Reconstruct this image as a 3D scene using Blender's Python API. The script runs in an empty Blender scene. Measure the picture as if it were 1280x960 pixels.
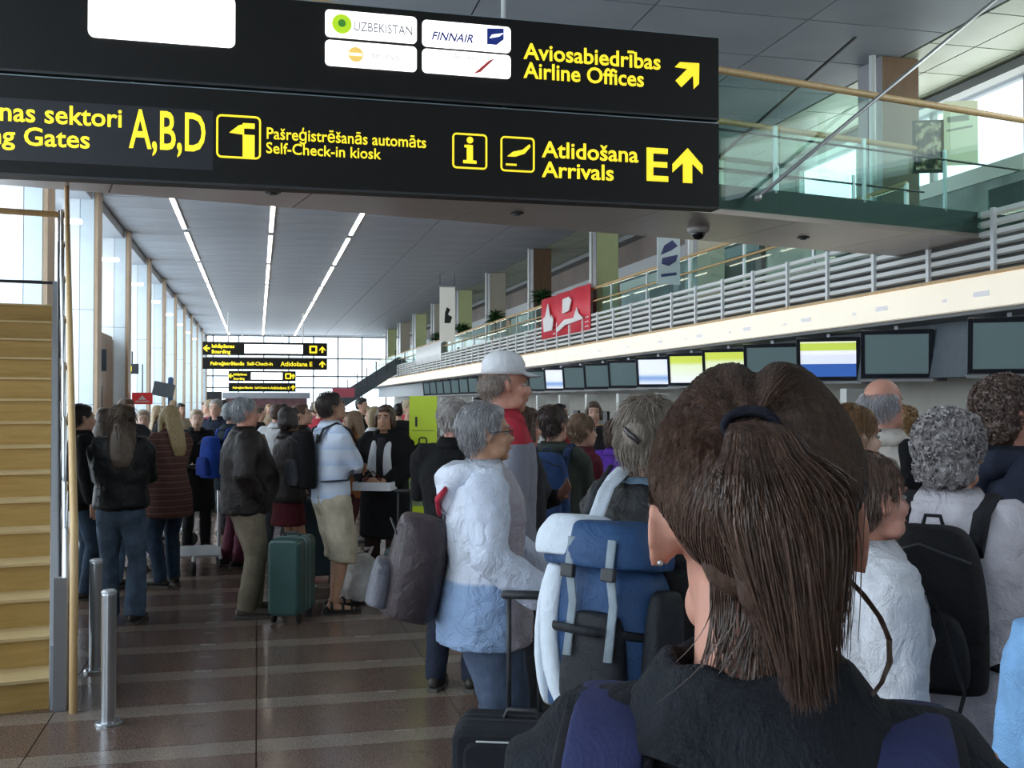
import bpy, bmesh, math, random
from mathutils import Vector, Matrix, Euler, noise
R = math.radians
random.seed(11)
SC = bpy.context.scene
COL = SC.collection

# ------------------------------------------------------------------ camera
YAW, PITCH, EYE, FPX, HOR = 13.74, 0.97, 1.68, 1300.0, 502.0
cam_data = bpy.data.cameras.new('camera')
cam_data.sensor_width = 36.0
cam_data.lens = 36.0 * FPX / 1280.0
cam_data.clip_start = 0.05
cam_data.clip_end = 400
cam = bpy.data.objects.new('camera', cam_data)
COL.objects.link(cam)
cam.location = (0, 0, EYE)
cam.rotation_euler = (R(90 + PITCH), 0, R(-YAW))
SC.camera = cam

# ------------------------------------------------------------------ daylight
world = bpy.data.worlds.new('world')
SC.world = world
world.use_nodes = True
bg = world.node_tree.nodes['Background']
bg.inputs[0].default_value = (0.80, 0.91, 1.0, 1)
bg.inputs[1].default_value = 2.6

def area(name, loc, rot, sx, sy, power, color=(1, 1, 1), portal=False):
    l = bpy.data.lights.new(name, 'AREA')
    l.shape = 'RECTANGLE'; l.size = sx; l.size_y = sy
    l.energy = power; l.color = color
    if portal: l.cycles.is_portal = True
    o = bpy.data.objects.new(name, l); COL.objects.link(o)
    o.location = loc; o.rotation_euler = rot
    return o
# daylight coming in through the glazing on the window side and through the clerestory behind the gallery
for k in range(5):
    area('window_daylight', (-5.02, -4 + k * 18.0, 3.4), (0, R(-90), 0), 5.6, 17.5, 300 if k == 0 else 560, (0.80, 0.90, 1.0))
area('end_daylight', (2, 82.3, 4), (R(-90), 0, 0), 12, 6, 300, (0.85, 0.93, 1.0))
area('clerestory_daylight', (11.28, 12.0, 6.1), (0, R(90), 0), 1.1, 15, 110, (0.97, 1.0, 0.84))

SC.view_settings.view_transform = 'Standard'
SC.view_settings.look = 'None'
SC.view_settings.exposure = 0.0
SC.view_settings.gamma = 1.0
SC.view_settings.use_curve_mapping = False

# ------------------------------------------------------------------ helpers
TH = R(YAW)
def at(px, zc, y=None, z=0.0):
    """point seen at column px of the 1280 wide frame at depth zc; y (row) or z gives the height"""
    xr = (px - 640.0) / FPX * zc
    if y is not None: z = EYE + (HOR - y) / FPX * zc
    return Vector((zc * math.sin(TH) + xr * math.cos(TH), zc * math.cos(TH) - xr * math.sin(TH), z))
def heading(px, ang):
    return -(TH + math.atan((px - 640.0) / FPX) + R(ang))

# materials
MATS = {}
def _new(name):
    m = bpy.data.materials.new(name); m.use_nodes = True
    nt = m.node_tree; nt.nodes.clear()
    out = nt.nodes.new('ShaderNodeOutputMaterial')
    return m, nt, out
def principled(nt, out, col, rough=.6, metal=0, spec=.5):
    b = nt.nodes.new('ShaderNodeBsdfPrincipled')
    b.inputs['Base Color'].default_value = (*col, 1)
    b.inputs['Roughness'].default_value = rough
    b.inputs['Metallic'].default_value = metal
    b.inputs['Specular IOR Level'].default_value = spec
    nt.links.new(b.outputs[0], out.inputs[0])
    return b
def coord(nt, kind='Object', scale=(1, 1, 1)):
    tc = nt.nodes.new('ShaderNodeTexCoord'); mp = nt.nodes.new('ShaderNodeMapping')
    mp.inputs['Scale'].default_value = scale
    nt.links.new(tc.outputs[kind], mp.inputs[0])
    return mp.outputs[0]
def noise_tex(nt, vec, scale, detail=4, rough=.55):
    n = nt.nodes.new('ShaderNodeTexNoise'); n.inputs['Scale'].default_value = scale
    n.inputs['Detail'].default_value = detail; n.inputs['Roughness'].default_value = rough
    nt.links.new(vec, n.inputs['Vector']); return n
def ramp(nt, fac, stops, interp='LINEAR'):
    r = nt.nodes.new('ShaderNodeValToRGB'); r.color_ramp.interpolation = interp
    e = r.color_ramp.elements
    while len(e) > 1: e.remove(e[-1])
    for i, (p, c) in enumerate(stops):
        el = e[0] if i == 0 else e.new(p)
        el.position = p; el.color = (*c, 1)
    nt.links.new(fac, r.inputs[0]); return r.outputs[0]
def bump(nt, b, h, strength=.3, dist=.01):
    n = nt.nodes.new('ShaderNodeBump'); n.inputs['Strength'].default_value = strength
    n.inputs['Distance'].default_value = dist
    nt.links.new(h, n.inputs['Height']); nt.links.new(n.outputs[0], b.inputs['Normal'])
def sc(c, k): return tuple(min(1, v * k) for v in c)
def mat(name, col, rough=.6, metal=0, var=.0, vs=8, bs=0, bscale=60, scale=(1, 1, 1), emit=0, spec=.5):
    if name in MATS: return MATS[name]
    m, nt, out = _new(name); b = principled(nt, out, col, rough, metal, spec)
    if var or bs:
        v = coord(nt, scale=scale)
        if var:
            n = noise_tex(nt, v, vs)
            nt.links.new(ramp(nt, n.outputs['Fac'], [(.3, sc(col, 1 - var)), (.7, sc(col, 1 + var))]), b.inputs['Base Color'])
        if bs:
            bump(nt, b, noise_tex(nt, v, bscale).outputs['Fac'], bs)
    if emit:
        b.inputs['Emission Color'].default_value = (*col, 1); b.inputs['Emission Strength'].default_value = emit
    MATS[name] = m; return m
def cloth(name, col, rough=.85, var=.18, wrinkle=.35):
    """cloth with soft creases and a fine weave"""
    if name in MATS: return MATS[name]
    m, nt, out = _new(name); b = principled(nt, out, col, rough, 0, .25)
    v = coord(nt)
    n1 = noise_tex(nt, v, 9, 3); n2 = noise_tex(nt, v, 260, 2)
    nt.links.new(ramp(nt, n1.outputs['Fac'], [(.3, sc(col, 1 - var)), (.7, sc(col, 1 + var))]), b.inputs['Base Color'])
    a = nt.nodes.new('ShaderNodeMath'); a.operation = 'MULTIPLY_ADD'; a.inputs[1].default_value = .12
    nt.links.new(n2.outputs['Fac'], a.inputs[0])
    n3 = noise_tex(nt, v, 14, 5, .6); n3.inputs['Distortion'].default_value = 1.2
    nt.links.new(n3.outputs['Fac'], a.inputs[2])
    bump(nt, b, a.outputs[0], wrinkle, .03)
    MATS[name] = m; return m
def bands(name, axis, stops, rough=.8, kind='Object', wrinkle=.3, interp='CONSTANT', period=None, dist=.0):
    """cloth whose own colour changes in bands along an axis (metres, object space)"""
    if name in MATS: return MATS[name]
    m, nt, out = _new(name); b = principled(nt, out, (1, 1, 1), rough, 0, .25)
    v = coord(nt, kind)
    s = nt.nodes.new('ShaderNodeSeparateXYZ'); nt.links.new(v, s.inputs[0])
    val = s.outputs['XYZ'.index(axis)]
    if dist:
        n = noise_tex(nt, v, 5, 2)
        a = nt.nodes.new('ShaderNodeMath'); a.operation = 'MULTIPLY_ADD'; a.inputs[1].default_value = dist
        nt.links.new(n.outputs['Fac'], a.inputs[0]); nt.links.new(val, a.inputs[2]); val = a.outputs[0]
    if period:
        a = nt.nodes.new('ShaderNodeMath'); a.operation = 'DIVIDE'; a.inputs[1].default_value = period
        nt.links.new(val, a.inputs[0]); f = nt.nodes.new('ShaderNodeMath'); f.operation = 'FRACT'
        nt.links.new(a.outputs[0], f.inputs[0]); val = f.outputs[0]
    nt.links.new(ramp(nt, val, stops, interp), b.inputs['Base Color'])
    n3 = noise_tex(nt, v, 14, 5, .6); n3.inputs['Distortion'].default_value = 1.2
    bump(nt, b, n3.outputs['Fac'], wrinkle, .03)
    MATS[name] = m; return m
def wood(name, c1, c2, axis_scale=(1, 6, 6), rough=.45, s=3):
    if name in MATS: return MATS[name]
    m, nt, out = _new(name); b = principled(nt, out, c1, rough)
    n = noise_tex(nt, coord(nt, scale=axis_scale), s, 6, .6); n.inputs['Distortion'].default_value = .8
    nt.links.new(ramp(nt, n.outputs['Fac'], [(.3, c1), (.7, c2)]), b.inputs['Base Color'])
    bump(nt, b, n.outputs['Fac'], .1)
    MATS[name] = m; return m
def glass(name, tint, clear=.8, rough=.02):
    """thin pane: mostly lets the view through, mirrors a little"""
    if name in MATS: return MATS[name]
    m, nt, out = _new(name)
    t = nt.nodes.new('ShaderNodeBsdfTransparent'); t.inputs[0].default_value = (*tint, 1)
    g = nt.nodes.new('ShaderNodeBsdfGlossy'); g.inputs['Roughness'].default_value = rough
    g.inputs[0].default_value = (.9, 1, .97, 1)
    f = nt.nodes.new('ShaderNodeFresnel'); f.inputs[0].default_value = 1.45
    a = nt.nodes.new('ShaderNodeMath'); a.operation = 'MULTIPLY_ADD'; a.inputs[1].default_value = .6; a.inputs[2].default_value = (1 - clear) * .08
    nt.links.new(f.outputs[0], a.inputs[0])
    geo = nt.nodes.new('ShaderNodeNewGeometry'); fr = nt.nodes.new('ShaderNodeMath'); fr.operation = 'SUBTRACT'; fr.inputs[0].default_value = 1.0
    nt.links.new(geo.outputs['Backfacing'], fr.inputs[1]); mu = nt.nodes.new('ShaderNodeMath'); mu.operation = 'MULTIPLY'
    nt.links.new(a.outputs[0], mu.inputs[0]); nt.links.new(fr.outputs[0], mu.inputs[1]); a = mu
    x = nt.nodes.new('ShaderNodeMixShader')
    nt.links.new(a.outputs[0], x.inputs[0]); nt.links.new(t.outputs[0], x.inputs[1]); nt.links.new(g.outputs[0], x.inputs[2])
    nt.links.new(x.outputs[0], out.inputs[0])
    MATS[name] = m; return m
def hairmat(name, col, rough=.42):
    """strand-to-strand colour differences come from the 'shade' attribute"""
    if name in MATS: return MATS[name]
    m, nt, out = _new(name); b = principled(nt, out, col, rough, 0, .5)
    at_ = nt.nodes.new('ShaderNodeAttribute'); at_.attribute_name = 'shade'
    n = noise_tex(nt, coord(nt, scale=(60, 60, 14)), 2, 4)
    a = nt.nodes.new('ShaderNodeMath'); a.operation = 'ADD'
    nt.links.new(n.outputs['Fac'], a.inputs[0]); nt.links.new(at_.outputs['Fac'], a.inputs[1])
    nt.links.new(ramp(nt, a.outputs[0], [(.25, sc(col, .55)), (.6, col), (1.0, sc(col, 1.7))]), b.inputs['Base Color'])
    bump(nt, b, n.outputs['Fac'], .5, .01)
    MATS[name] = m; return m

# mesh builder ------------------------------------------------------------
class MB:
    def __init__(self): self.v = []; self.f = []; self.M = Matrix(); self.mi = []; self.cur = 0; self.shade = None
    def add(self, vs, fs):
        o = len(self.v); self.v += [tuple(self.M @ Vector(p)) for p in vs]
        self.f += [tuple(i + o for i in q) for q in fs]; self.mi += [self.cur] * len(fs)
        return self
    def box(self, c, s, rz=0, rx=0, ry=0):
        m = Matrix.Translation(c) @ Euler((rx, ry, rz)).to_matrix().to_4x4()
        x, y, z = s[0] / 2, s[1] / 2, s[2] / 2
        vs = [m @ Vector((a * x, b * y, d * z)) for a in (-1, 1) for b in (-1, 1) for d in (-1, 1)]
        return self.add(vs, [(0, 1, 3, 2), (4, 6, 7, 5), (0, 4, 5, 1), (2, 3, 7, 6), (0, 2, 6, 4), (1, 5, 7, 3)])
    def span(self, a, b): return self.box([(p + q) / 2 for p, q in zip(a, b)], [abs(q - p) for p, q in zip(a, b)])
    def prism(self, pts, y0, y1):
        """outline in x,z pushed along y"""
        n = len(pts)
        vs = [(p[0], y0, p[1]) for p in pts] + [(p[0], y1, p[1]) for p in pts]
        fs = [tuple(range(n)), tuple(range(2 * n - 1, n - 1, -1))] + [(i, i + n, (i + 1) % n + n, (i + 1) % n) for i in range(n)]
        return self.add(vs, fs)
    def tube(self, pts, rads, n=12, side=(1, 0, 0), dome=.6):
        pts = [Vector(p) for p in pts]; k = len(pts)
        if not isinstance(rads, (list,)): rads = [rads] * k
        rads = [(r, r) if not isinstance(r, tuple) else r for r in rads]
        side = Vector(side); rings = []
        def ring(c, t, a, b):
            t = t.normalized(); s = side - t * side.dot(t)
            if s.length < .05: s = Vector((0, 1, 0)) - t * t.y
            if s.length < .05: s = Vector((0, 0, 1)) - t * t.z
            s.normalize(); u = t.cross(s)
            return [c + s * (a * math.cos(2 * math.pi * i / n)) + u * (b * math.sin(2 * math.pi * i / n)) for i in range(n)]
        for i in range(k):
            t = pts[min(i + 1, k - 1)] - pts[max(i - 1, 0)]
            if t.length < 1e-6: t = Vector((0, 0, 1))
            a, b = rads[i]
            if i == 0 and dome:
                d = (pts[1] - pts[0]).normalized(); rings.append(ring(pts[0] - d * min(a, b) * dome * .75, t, a * .6, b * .6))
            rings.append(ring(pts[i], t, a, b))
            if i == k - 1 and dome:
                d = (pts[-1] - pts[-2]).normalized(); rings.append(ring(pts[-1] + d * min(a, b) * dome * .75, t, a * .6, b * .6))
        vs = [p for r in rings for p in r]; m = len(rings); fs = []
        for j in range(m - 1):
            for i in range(n):
                fs.append((j * n + i, j * n + (i + 1) % n, (j + 1) * n + (i + 1) % n, (j + 1) * n + i))
        if dome:
            t0 = (pts[0] - pts[1]).normalized() * min(rads[0]) * dome; t1 = (pts[-1] - pts[-2]).normalized() * min(rads[-1]) * dome
            vs += [pts[0] + t0, pts[-1] + t1]; a = len(vs) - 2
            fs += [(a, (i + 1) % n, i) for i in range(n)]
            fs += [(a + 1, (m - 1) * n + i, (m - 1) * n + (i + 1) % n) for i in range(n)]
        else:
            fs += [tuple(range(n - 1, -1, -1)), tuple(range((m - 1) * n, m * n))]
        return self.add(vs, fs)
    def ell(self, c, r, rot=(0, 0, 0), n=14, m=9):
        if not isinstance(r, tuple): r = (r, r, r)
        M = Matrix.Translation(c) @ Euler(rot).to_matrix().to_4x4() @ Matrix.Diagonal((*r, 1))
        vs = [(0, 0, -1)]
        for j in range(1, m):
            a = -math.pi / 2 + math.pi * j / m
            vs += [(math.cos(a) * math.cos(2 * math.pi * i / n), math.cos(a) * math.sin(2 * math.pi * i / n), math.sin(a)) for i in range(n)]
        vs.append((0, 0, 1)); fs = [(0, 1 + (i + 1) % n, 1 + i) for i in range(n)]
        for j in range(m - 2):
            for i in range(n): fs.append((1 + j * n + i, 1 + j * n + (i + 1) % n, 1 + (j + 1) * n + (i + 1) % n, 1 + (j + 1) * n + i))
        L = len(vs) - 1; fs += [(L, 1 + (m - 2) * n + i, 1 + (m - 2) * n + (i + 1) % n) for i in range(n)]
        return self.add([M @ Vector(p) for p in vs], fs)
    def ribbon(self, pts, width, thick, side=(1, 0, 0), n=8):
        return self.tube(pts, [(width / 2, thick / 2)] * len(pts), n, side, .2)
    def lathe(self, prof, n=20, c=(0, 0, 0)):
        vs = []; k = len(prof)
        for r, z in prof: vs += [(c[0] + r * math.cos(2 * math.pi * i / n), c[1] + r * math.sin(2 * math.pi * i / n), c[2] + z) for i in range(n)]
        fs = [(j * n + i, j * n + (i + 1) % n, (j + 1) * n + (i + 1) % n, (j + 1) * n + i) for j in range(k - 1) for i in range(n)]
        fs += [tuple(range(n - 1, -1, -1)), tuple(range((k - 1) * n, k * n))]
        return self.add(vs, fs)
    def obj(self, name, m, parent=None, smooth=False, bevel=0, voxel=0, sm=0, disp=0, dscale=.1, deci=0, subsurf=0):
        me = bpy.data.meshes.new(name)
        me.from_pydata(self.v, [], self.f)
        ms = m if isinstance(m, (list, tuple)) else [m]
        for q in ms: me.materials.append(q)
        if len(ms) > 1: me.polygons.foreach_set('material_index', self.mi)
        if smooth: me.shade_smooth()
        if self.shade is not None:
            a = me.attributes.new('shade', 'FLOAT', 'POINT'); a.data.foreach_set('value', self.shade)
        me.update()
        o = bpy.data.objects.new(name, me); COL.objects.link(o)
        if parent is not None: o.parent = parent
        if voxel:
            r = o.modifiers.new('remesh', 'REMESH'); r.mode = 'VOXEL'; r.voxel_size = voxel; r.use_smooth_shade = True
        if sm:
            q = o.modifiers.new('smooth', 'SMOOTH'); q.iterations = sm; q.factor = .5
        if disp:
            tx = clouds(dscale); d = o.modifiers.new('folds', 'DISPLACE'); d.texture = tx; d.strength = disp; d.mid_level = .5
        if deci:
            d = o.modifiers.new('decimate', 'DECIMATE'); d.ratio = deci
        if bevel:
            d = o.modifiers.new('bevel', 'BEVEL'); d.width = bevel; d.segments = 2; d.limit_method = 'ANGLE'
        if subsurf:
            d = o.modifiers.new('subdivision', 'SUBSURF'); d.levels = subsurf; d.render_levels = subsurf
        return o
TEX = {}
def clouds(s):
    if s not in TEX:
        t = bpy.data.textures.new('folds', 'CLOUDS'); t.noise_scale = s; t.noise_depth = 2; TEX[s] = t
    return TEX[s]
def tag(o, label, cat, group=None, kind=None):
    o['label'] = label; o['category'] = cat
    if group: o['group'] = group
    if kind: o['kind'] = kind
    return o
def thing(name, label, cat, loc=(0, 0, 0), rz=0, group=None, rx=0, ry=0):
    o = bpy.data.objects.new(name, None); COL.objects.link(o); o.empty_display_size = .2
    o.location = loc; o.rotation_euler = (rx, ry, rz); return tag(o, label, cat, group)
def structure(name, mb, m, **k):
    o = mb.obj(name, m, **k); o['kind'] = 'structure'; return o
def copy_tree(o, parent=None, kids=None):
    c = o.copy(); COL.objects.link(c); c.parent = parent
    for ch in [x for x in COL.objects if x.parent == o] if kids is None else kids.get(o, []): copy_tree(ch, c, kids)
    return c
def kids_of(o):
    d = {}
    for x in list(COL.objects):
        if x.parent is not None: d.setdefault(x.parent, []).append(x)
    return d
def dup(o, loc, rz=None, label=None, kids=None):
    c = copy_tree(o, None, kids if kids is not None else kids_of(o)); c.location = loc
    if rz is not None: c.rotation_euler.z = rz
    if label: c['label'] = label
    return c
def letters(name, s, size, m, loc, parent, rot=(R(90), 0, 0), align='LEFT', bold=.0, ext=.004, sx=1.0, width=None, shear=0.0):
    cu = bpy.data.curves.new(name, 'FONT'); cu.body = s; cu.size = size; cu.align_x = align
    cu.extrude = ext; cu.offset = bold; cu.resolution_u = 3
    cu.shear = shear
    tmp = bpy.data.objects.new('lettering_outline', cu)
    me = bpy.data.meshes.new_from_object(tmp); bpy.data.objects.remove(tmp); bpy.data.curves.remove(cu)
    me.name = name; me.materials.clear(); me.materials.append(m)
    if width is not None: sx = width / max(.001, max(v.co.x for v in me.vertices) - min(v.co.x for v in me.vertices))
    o = bpy.data.objects.new(name, me); COL.objects.link(o); o.parent = parent
    o.location = loc; o.rotation_euler = rot; o.scale = (sx, 1, 1)
    return o

ORD = 'first second third fourth fifth sixth seventh eighth ninth tenth eleventh twelfth thirteenth fourteenth fifteenth sixteenth'.split()
# palette
M_BLACK = mat('sign_black', (.008, .0075, .007), .5, var=.1, spec=.3)
M_YEL = mat('sign_yellow', (1.0, .80, .03), .5, emit=.75)
M_WHITE_LIT = mat('lit_white_panel', (1, .98, .95), .4, emit=1.6)
M_STEEL = mat('brushed_steel', (.55, .57, .60), .28, 1.0, bs=.05, bscale=40, scale=(40, 40, 1))
M_ALU = mat('aluminium', (.62, .64, .66), .4, .7)
M_WOODRAIL = wood('handrail_wood', (.62, .40, .18), (.72, .50, .25), (8, 8, 1))
M_STAIRWOOD = wood('stair_wood', (.37, .225, .060), (.48, .30, .095), (1.2, 10, 14), .5, 2.2)
M_DARK = mat('dark_metal', (.03, .032, .036), .5)
M_GLASS = glass('window_glass', (.97, .99, 1.0), .9)
M_TEAL = glass('balustrade_glass', (.80, .93, .90), .75)
M_RUBBER = mat('black_rubber', (.01, .01, .01), .7)
# ================================================================== the hall
CEIL, XL, XG, YE = 6.83, -3.78, 8.7, 83.0

# ---- floor: granite slabs with lighter strips across the hall
def granite(name, col, k):
    m, nt, out = _new(name); b = principled(nt, out, col, .2, 0, .5)
    v = coord(nt)
    n = noise_tex(nt, v, 130, 3, .7); n2 = noise_tex(nt, v, 2.2, 3)
    c1 = ramp(nt, n.outputs['Fac'], [(.35, sc(col, .45)), (.5, col), (.66, sc(col, k))])
    mx = nt.nodes.new('ShaderNodeMix'); mx.data_type = 'RGBA'; mx.blend_type = 'MULTIPLY'; mx.inputs[0].default_value = .7
    nt.links.new(c1, mx.inputs[6]); nt.links.new(ramp(nt, n2.outputs['Fac'], [(.3, (.7, .7, .7)), (.7, (1, 1, 1))]), mx.inputs[7])
    nt.links.new(mx.outputs[2], b.inputs['Base Color'])
    nt.links.new(ramp(nt, n2.outputs['Fac'], [(.3, (.30,) * 3), (.7, (.16,) * 3)]), b.inputs['Roughness'])
    MATS[name] = m; return m
M_GD = granite('brown_granite', (.150, .098, .076), 2.0)
M_GL = granite('pale_granite', (.245, .19, .155), 1.7)
M_JOINT = mat('floor_joint', (.03, .024, .02), .8)
floor = structure('floor', MB().span((-5.4, -10, -.15), (11.5, YE, -.006)), M_JOINT)
TW, PITCHY = 1.06, .73
def tile_mesh(w, d, m):
    mb = MB().box((0, 0, -.005), (w, d, .012)); me = bpy.data.meshes.new('tile'); me.from_pydata(mb.v, [], mb.f); me.materials.append(m); return me
me_d, me_l = tile_mesh(TW - .006, .53 - .006, M_GD), tile_mesh(TW - .006, .2 - .006, M_GL)
far = MB(); cnt = 0
for j in range(-20, 106):
    ys = 5.15 + j * PITCHY
    if ys > YE - 1: break
    for i in range(16):
        x = -5.3 + TW * (i + .5); off = .0
        for k, (d, me) in enumerate(((.2, me_l), (.53, me_d))):
            yc = ys + (d / 2 if k == 0 else .2 + d / 2)
            near = 4.3 < yc < 13.5 and -4.4 < x < 3.8
            if near and cnt < 290:
                o = bpy.data.objects.new('tile', me); COL.objects.link(o); o.parent = floor; o.location = (x, yc, 0); cnt += 1
            else:
                far.cur = k; far.box((x, yc, -.005), (TW - .006, d - .006, .012))
o = far.obj('tile', [M_GL, M_GD], floor); o['kind'] = 'stuff'

# ---- ceiling: long metal panels with recessed joints
M_CP = mat('ceiling_metal', (.30, .325, .36), .55, .0, var=.10, vs=.6, spec=.35)
M_CJ = mat('ceiling_joint', (.07, .08, .09), .8)
ceiling = structure('ceiling', MB().span((-5.4, -10, CEIL + .03), (9.35, YE, CEIL + .2)), M_CJ)
seams = [-3.9, -2.12, .37, 2.75, 5.0, 7.2, 9.33]
ROW = 1.5
meshes = {}
rest = MB(); cnt = 0
for j in range(62):
    y0 = -9.9 + j * ROW
    for i in range(len(seams) - 1):
        w = seams[i + 1] - seams[i]
        if y0 > 7 and y0 + ROW < YE and cnt < 292 and y0 < 80:
            if i not in meshes:
                mb = MB().box((0, 0, .02), (w - .03, ROW - .03, .04)); me = bpy.data.meshes.new('ceiling_panel'); me.from_pydata(mb.v, [], mb.f); me.materials.append(M_CP); meshes[i] = me
            o = bpy.data.objects.new('ceiling_panel', meshes[i]); COL.objects.link(o); o.parent = ceiling
            o.location = ((seams[i] + seams[i + 1]) / 2, y0 + ROW / 2, CEIL); cnt += 1
        elif y0 < YE - ROW:
            rest.box(((seams[i] + seams[i + 1]) / 2, y0 + ROW / 2, CEIL + .02), (w - .03, ROW - .03, .04))
o = rest.obj('ceiling_panel', M_CP, ceiling); o['kind'] = 'stuff'
structure('trim_1', MB().span((-5.4, -10, CEIL - .25), (-3.92, YE, CEIL + .02)), mat('edge_cladding', (.30, .32, .35), .6))
# gallery ceiling: square tiles
M_GT = mat('gallery_ceiling_tile', (.33, .36, .27), .4, .1, var=.12, vs=.8)
gc = structure('ceiling_gallery', MB().span((9.35, 2, CEIL + .03), (11.6, YE, CEIL + .15)), M_CJ)
mb = MB().box((0, 0, .02), (.72, 1.17, .04)); me = bpy.data.meshes.new('ceiling_tile'); me.from_pydata(mb.v, [], mb.f); me.materials.append(M_GT)
rest = MB()
for j in range(66):
    for i in range(3):
        p = (9.73 + i * .745, 2.8 + j * 1.2, CEIL)
        if 8 < p[1] < 60:
            o = bpy.data.objects.new('ceiling_tile', me); COL.objects.link(o); o.parent = gc; o.location = p
        else: rest.box((p[0], p[1], CEIL + .02), (.72, 1.17, .04))
o = rest.obj('ceiling_tile', M_GT, gc); o['kind'] = 'stuff'

# ---- light strips
M_TUBE = mat('strip_lamp', (1.0, .90, .76), .5, emit=9)
proto = None
for li, x in enumerate((-2.12, .37, 2.75)):
    for k in range(9):
        y = 18.6 + k * 7.1 + (0 if li != 1 else .0)
        if y + 6.6 > YE: continue
        lab = '%s ceiling strip lamp from the footbridge in the %s row' % (ORD[k], ('row nearest the windows', 'middle row', 'row nearest the gallery')[li].replace('row ', '', 1) if li == 1 else ('row nearest the windows', '', 'row nearest the gallery')[li])
        lab = lab.replace('the middle row row', 'the middle row').replace('in the row nearest', 'in the row nearest')
        if proto is None:
            proto = thing('ceiling_light', lab, 'light', (x, y, CEIL - .02), 0, 'strip lamps in the three ceiling rows')
            MB().box((0, 3.2, .0), (.16, 6.5, .03)).obj('housing', M_ALU, proto)
            MB().box((0, 3.2, -.025), (.095, 6.3, .03)).obj('lamp_tube', M_TUBE, proto)
            kp = kids_of(proto)
        else: dup(proto, (x, y, CEIL - .02), kids=kp, label=lab)

# ---- window side: glazing, mullions, box columns
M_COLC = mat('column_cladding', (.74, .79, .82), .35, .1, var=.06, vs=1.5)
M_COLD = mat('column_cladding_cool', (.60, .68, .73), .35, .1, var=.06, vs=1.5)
M_COLW = wood('column_wood', (.34, .24, .15), (.44, .32, .21), (6, 6, 1))
M_FRAME = mat('window_frame_metal', (.40, .43, .46), .45, .4)
structure('wall_left', MB().span((-5.4, -10, 0), (-5.2, YE, .45)), mat('plinth_paint', (.5, .5, .5), .7))
n = 0
for k in range(15):
    y0 = -10 + k * 6.2
    f = MB()
    f.span((-5.3, y0, .45), (-5.18, y0 + .10, CEIL - .2))
    for z in (.45, 2.6, 4.4, CEIL - .3): f.span((-5.3, y0 + .1, z), (-5.18, y0 + 6.2, z + .07))
    for q in (1, 2, 3): f.span((-5.28, y0 + q * 1.55, .5), (-5.2, y0 + q * 1.55 + .06, CEIL - .3))
    w = structure('window_%d' % (k + 1), f, M_FRAME)
    for a in range(4):
        for (z0, z1) in ((.52, 2.6), (2.67, 4.4), (4.47, CEIL - .3)):
            MB().span((-5.245, y0 + a * 1.55 + .06, z0), (-5.235, y0 + (a + 1) * 1.55, z1)).obj('pane', M_GLASS, w)
def wall_column(loc, label):
    c = thing('column', label, 'column', loc, 0, 'box columns along the glazed side')
    c['kind'] = 'structure'
    w = .82
    for j, (z0, z1) in enumerate(((0, 1.6), (1.6, 3.9), (3.9, CEIL - .01))):
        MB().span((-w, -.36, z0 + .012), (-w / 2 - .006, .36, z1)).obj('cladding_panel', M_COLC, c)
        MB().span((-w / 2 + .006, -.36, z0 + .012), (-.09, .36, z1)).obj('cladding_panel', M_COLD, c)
    MB().span((-w + .01, -.34, 0), (-.1, .34, CEIL)).obj('core', M_CJ, c)
    MB().span((-.085, -.35, 0), (0, .37, CEIL - .01)).obj('wood_edge', M_COLW, c)
    return c
c0 = None
for k in range(-3, 12):
    y = 21.0 + 6.2 * k
    if y > YE: break
    if c0 is None:
        c0 = wall_column((XL, y, 0), 'white clad window column beside the viewer, out of the frame'); ck = kids_of(c0)
    else: dup(c0, (XL, y, 0), kids=ck, label='white clad window column beside the viewer, out of the frame' if k < 0 else '%s white clad window column, counted from the wooden staircase into the hall' % ORD[k])
# small white lamps bracketed between the columns
M_LAMPW = mat('small_lamp_white', (1, .97, .9), .5, emit=2.2)
pl = None
for k in range(8):
    y = 24.0 + 6.2 * k
    lab = '%s small white bracket lamp along the window columns from the staircase' % ORD[k]
    if pl is None:
        pl = thing('wall_lamp', lab, 'light', (XL - .3, y, 5.55), 0, 'bracket lamps between the window columns')
        MB().box((-.35, 0, 0), (.9, .05, .05)).obj('bracket', M_ALU, pl)
        MB().box((.0, 0, .02), (.75, .14, .10)).obj('lamp_head', M_LAMPW, pl, bevel=.02)
        lk = kids_of(pl)
    else: dup(pl, (XL - .3, y, 5.55), kids=lk, label=lab)
# wooden kiosk walls between the columns
k_ = thing('kiosk', 'brown timber kiosk wall behind the second window column', 'kiosk', (-4.55, 30.3, 0))
MB().span((-.35, -2.5, 0), (.35, 2.5, 3.6)).obj('wall_panel', wood('kiosk_wood', (.26, .17, .11), (.36, .25, .17), (1, 1, 4)), k_)
for q in range(9): MB().span((.35, -2.55 + q * .56, .1), (.38, -2.55 + q * .56 + .54, 3.5)).obj('panel', MATS['kiosk_wood'], k_)
MB().span((.36, -1.0, .0), (.40, .2, 2.1)).obj('door', mat('kiosk_dark', (.05, .045, .04), .6), k_)

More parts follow.
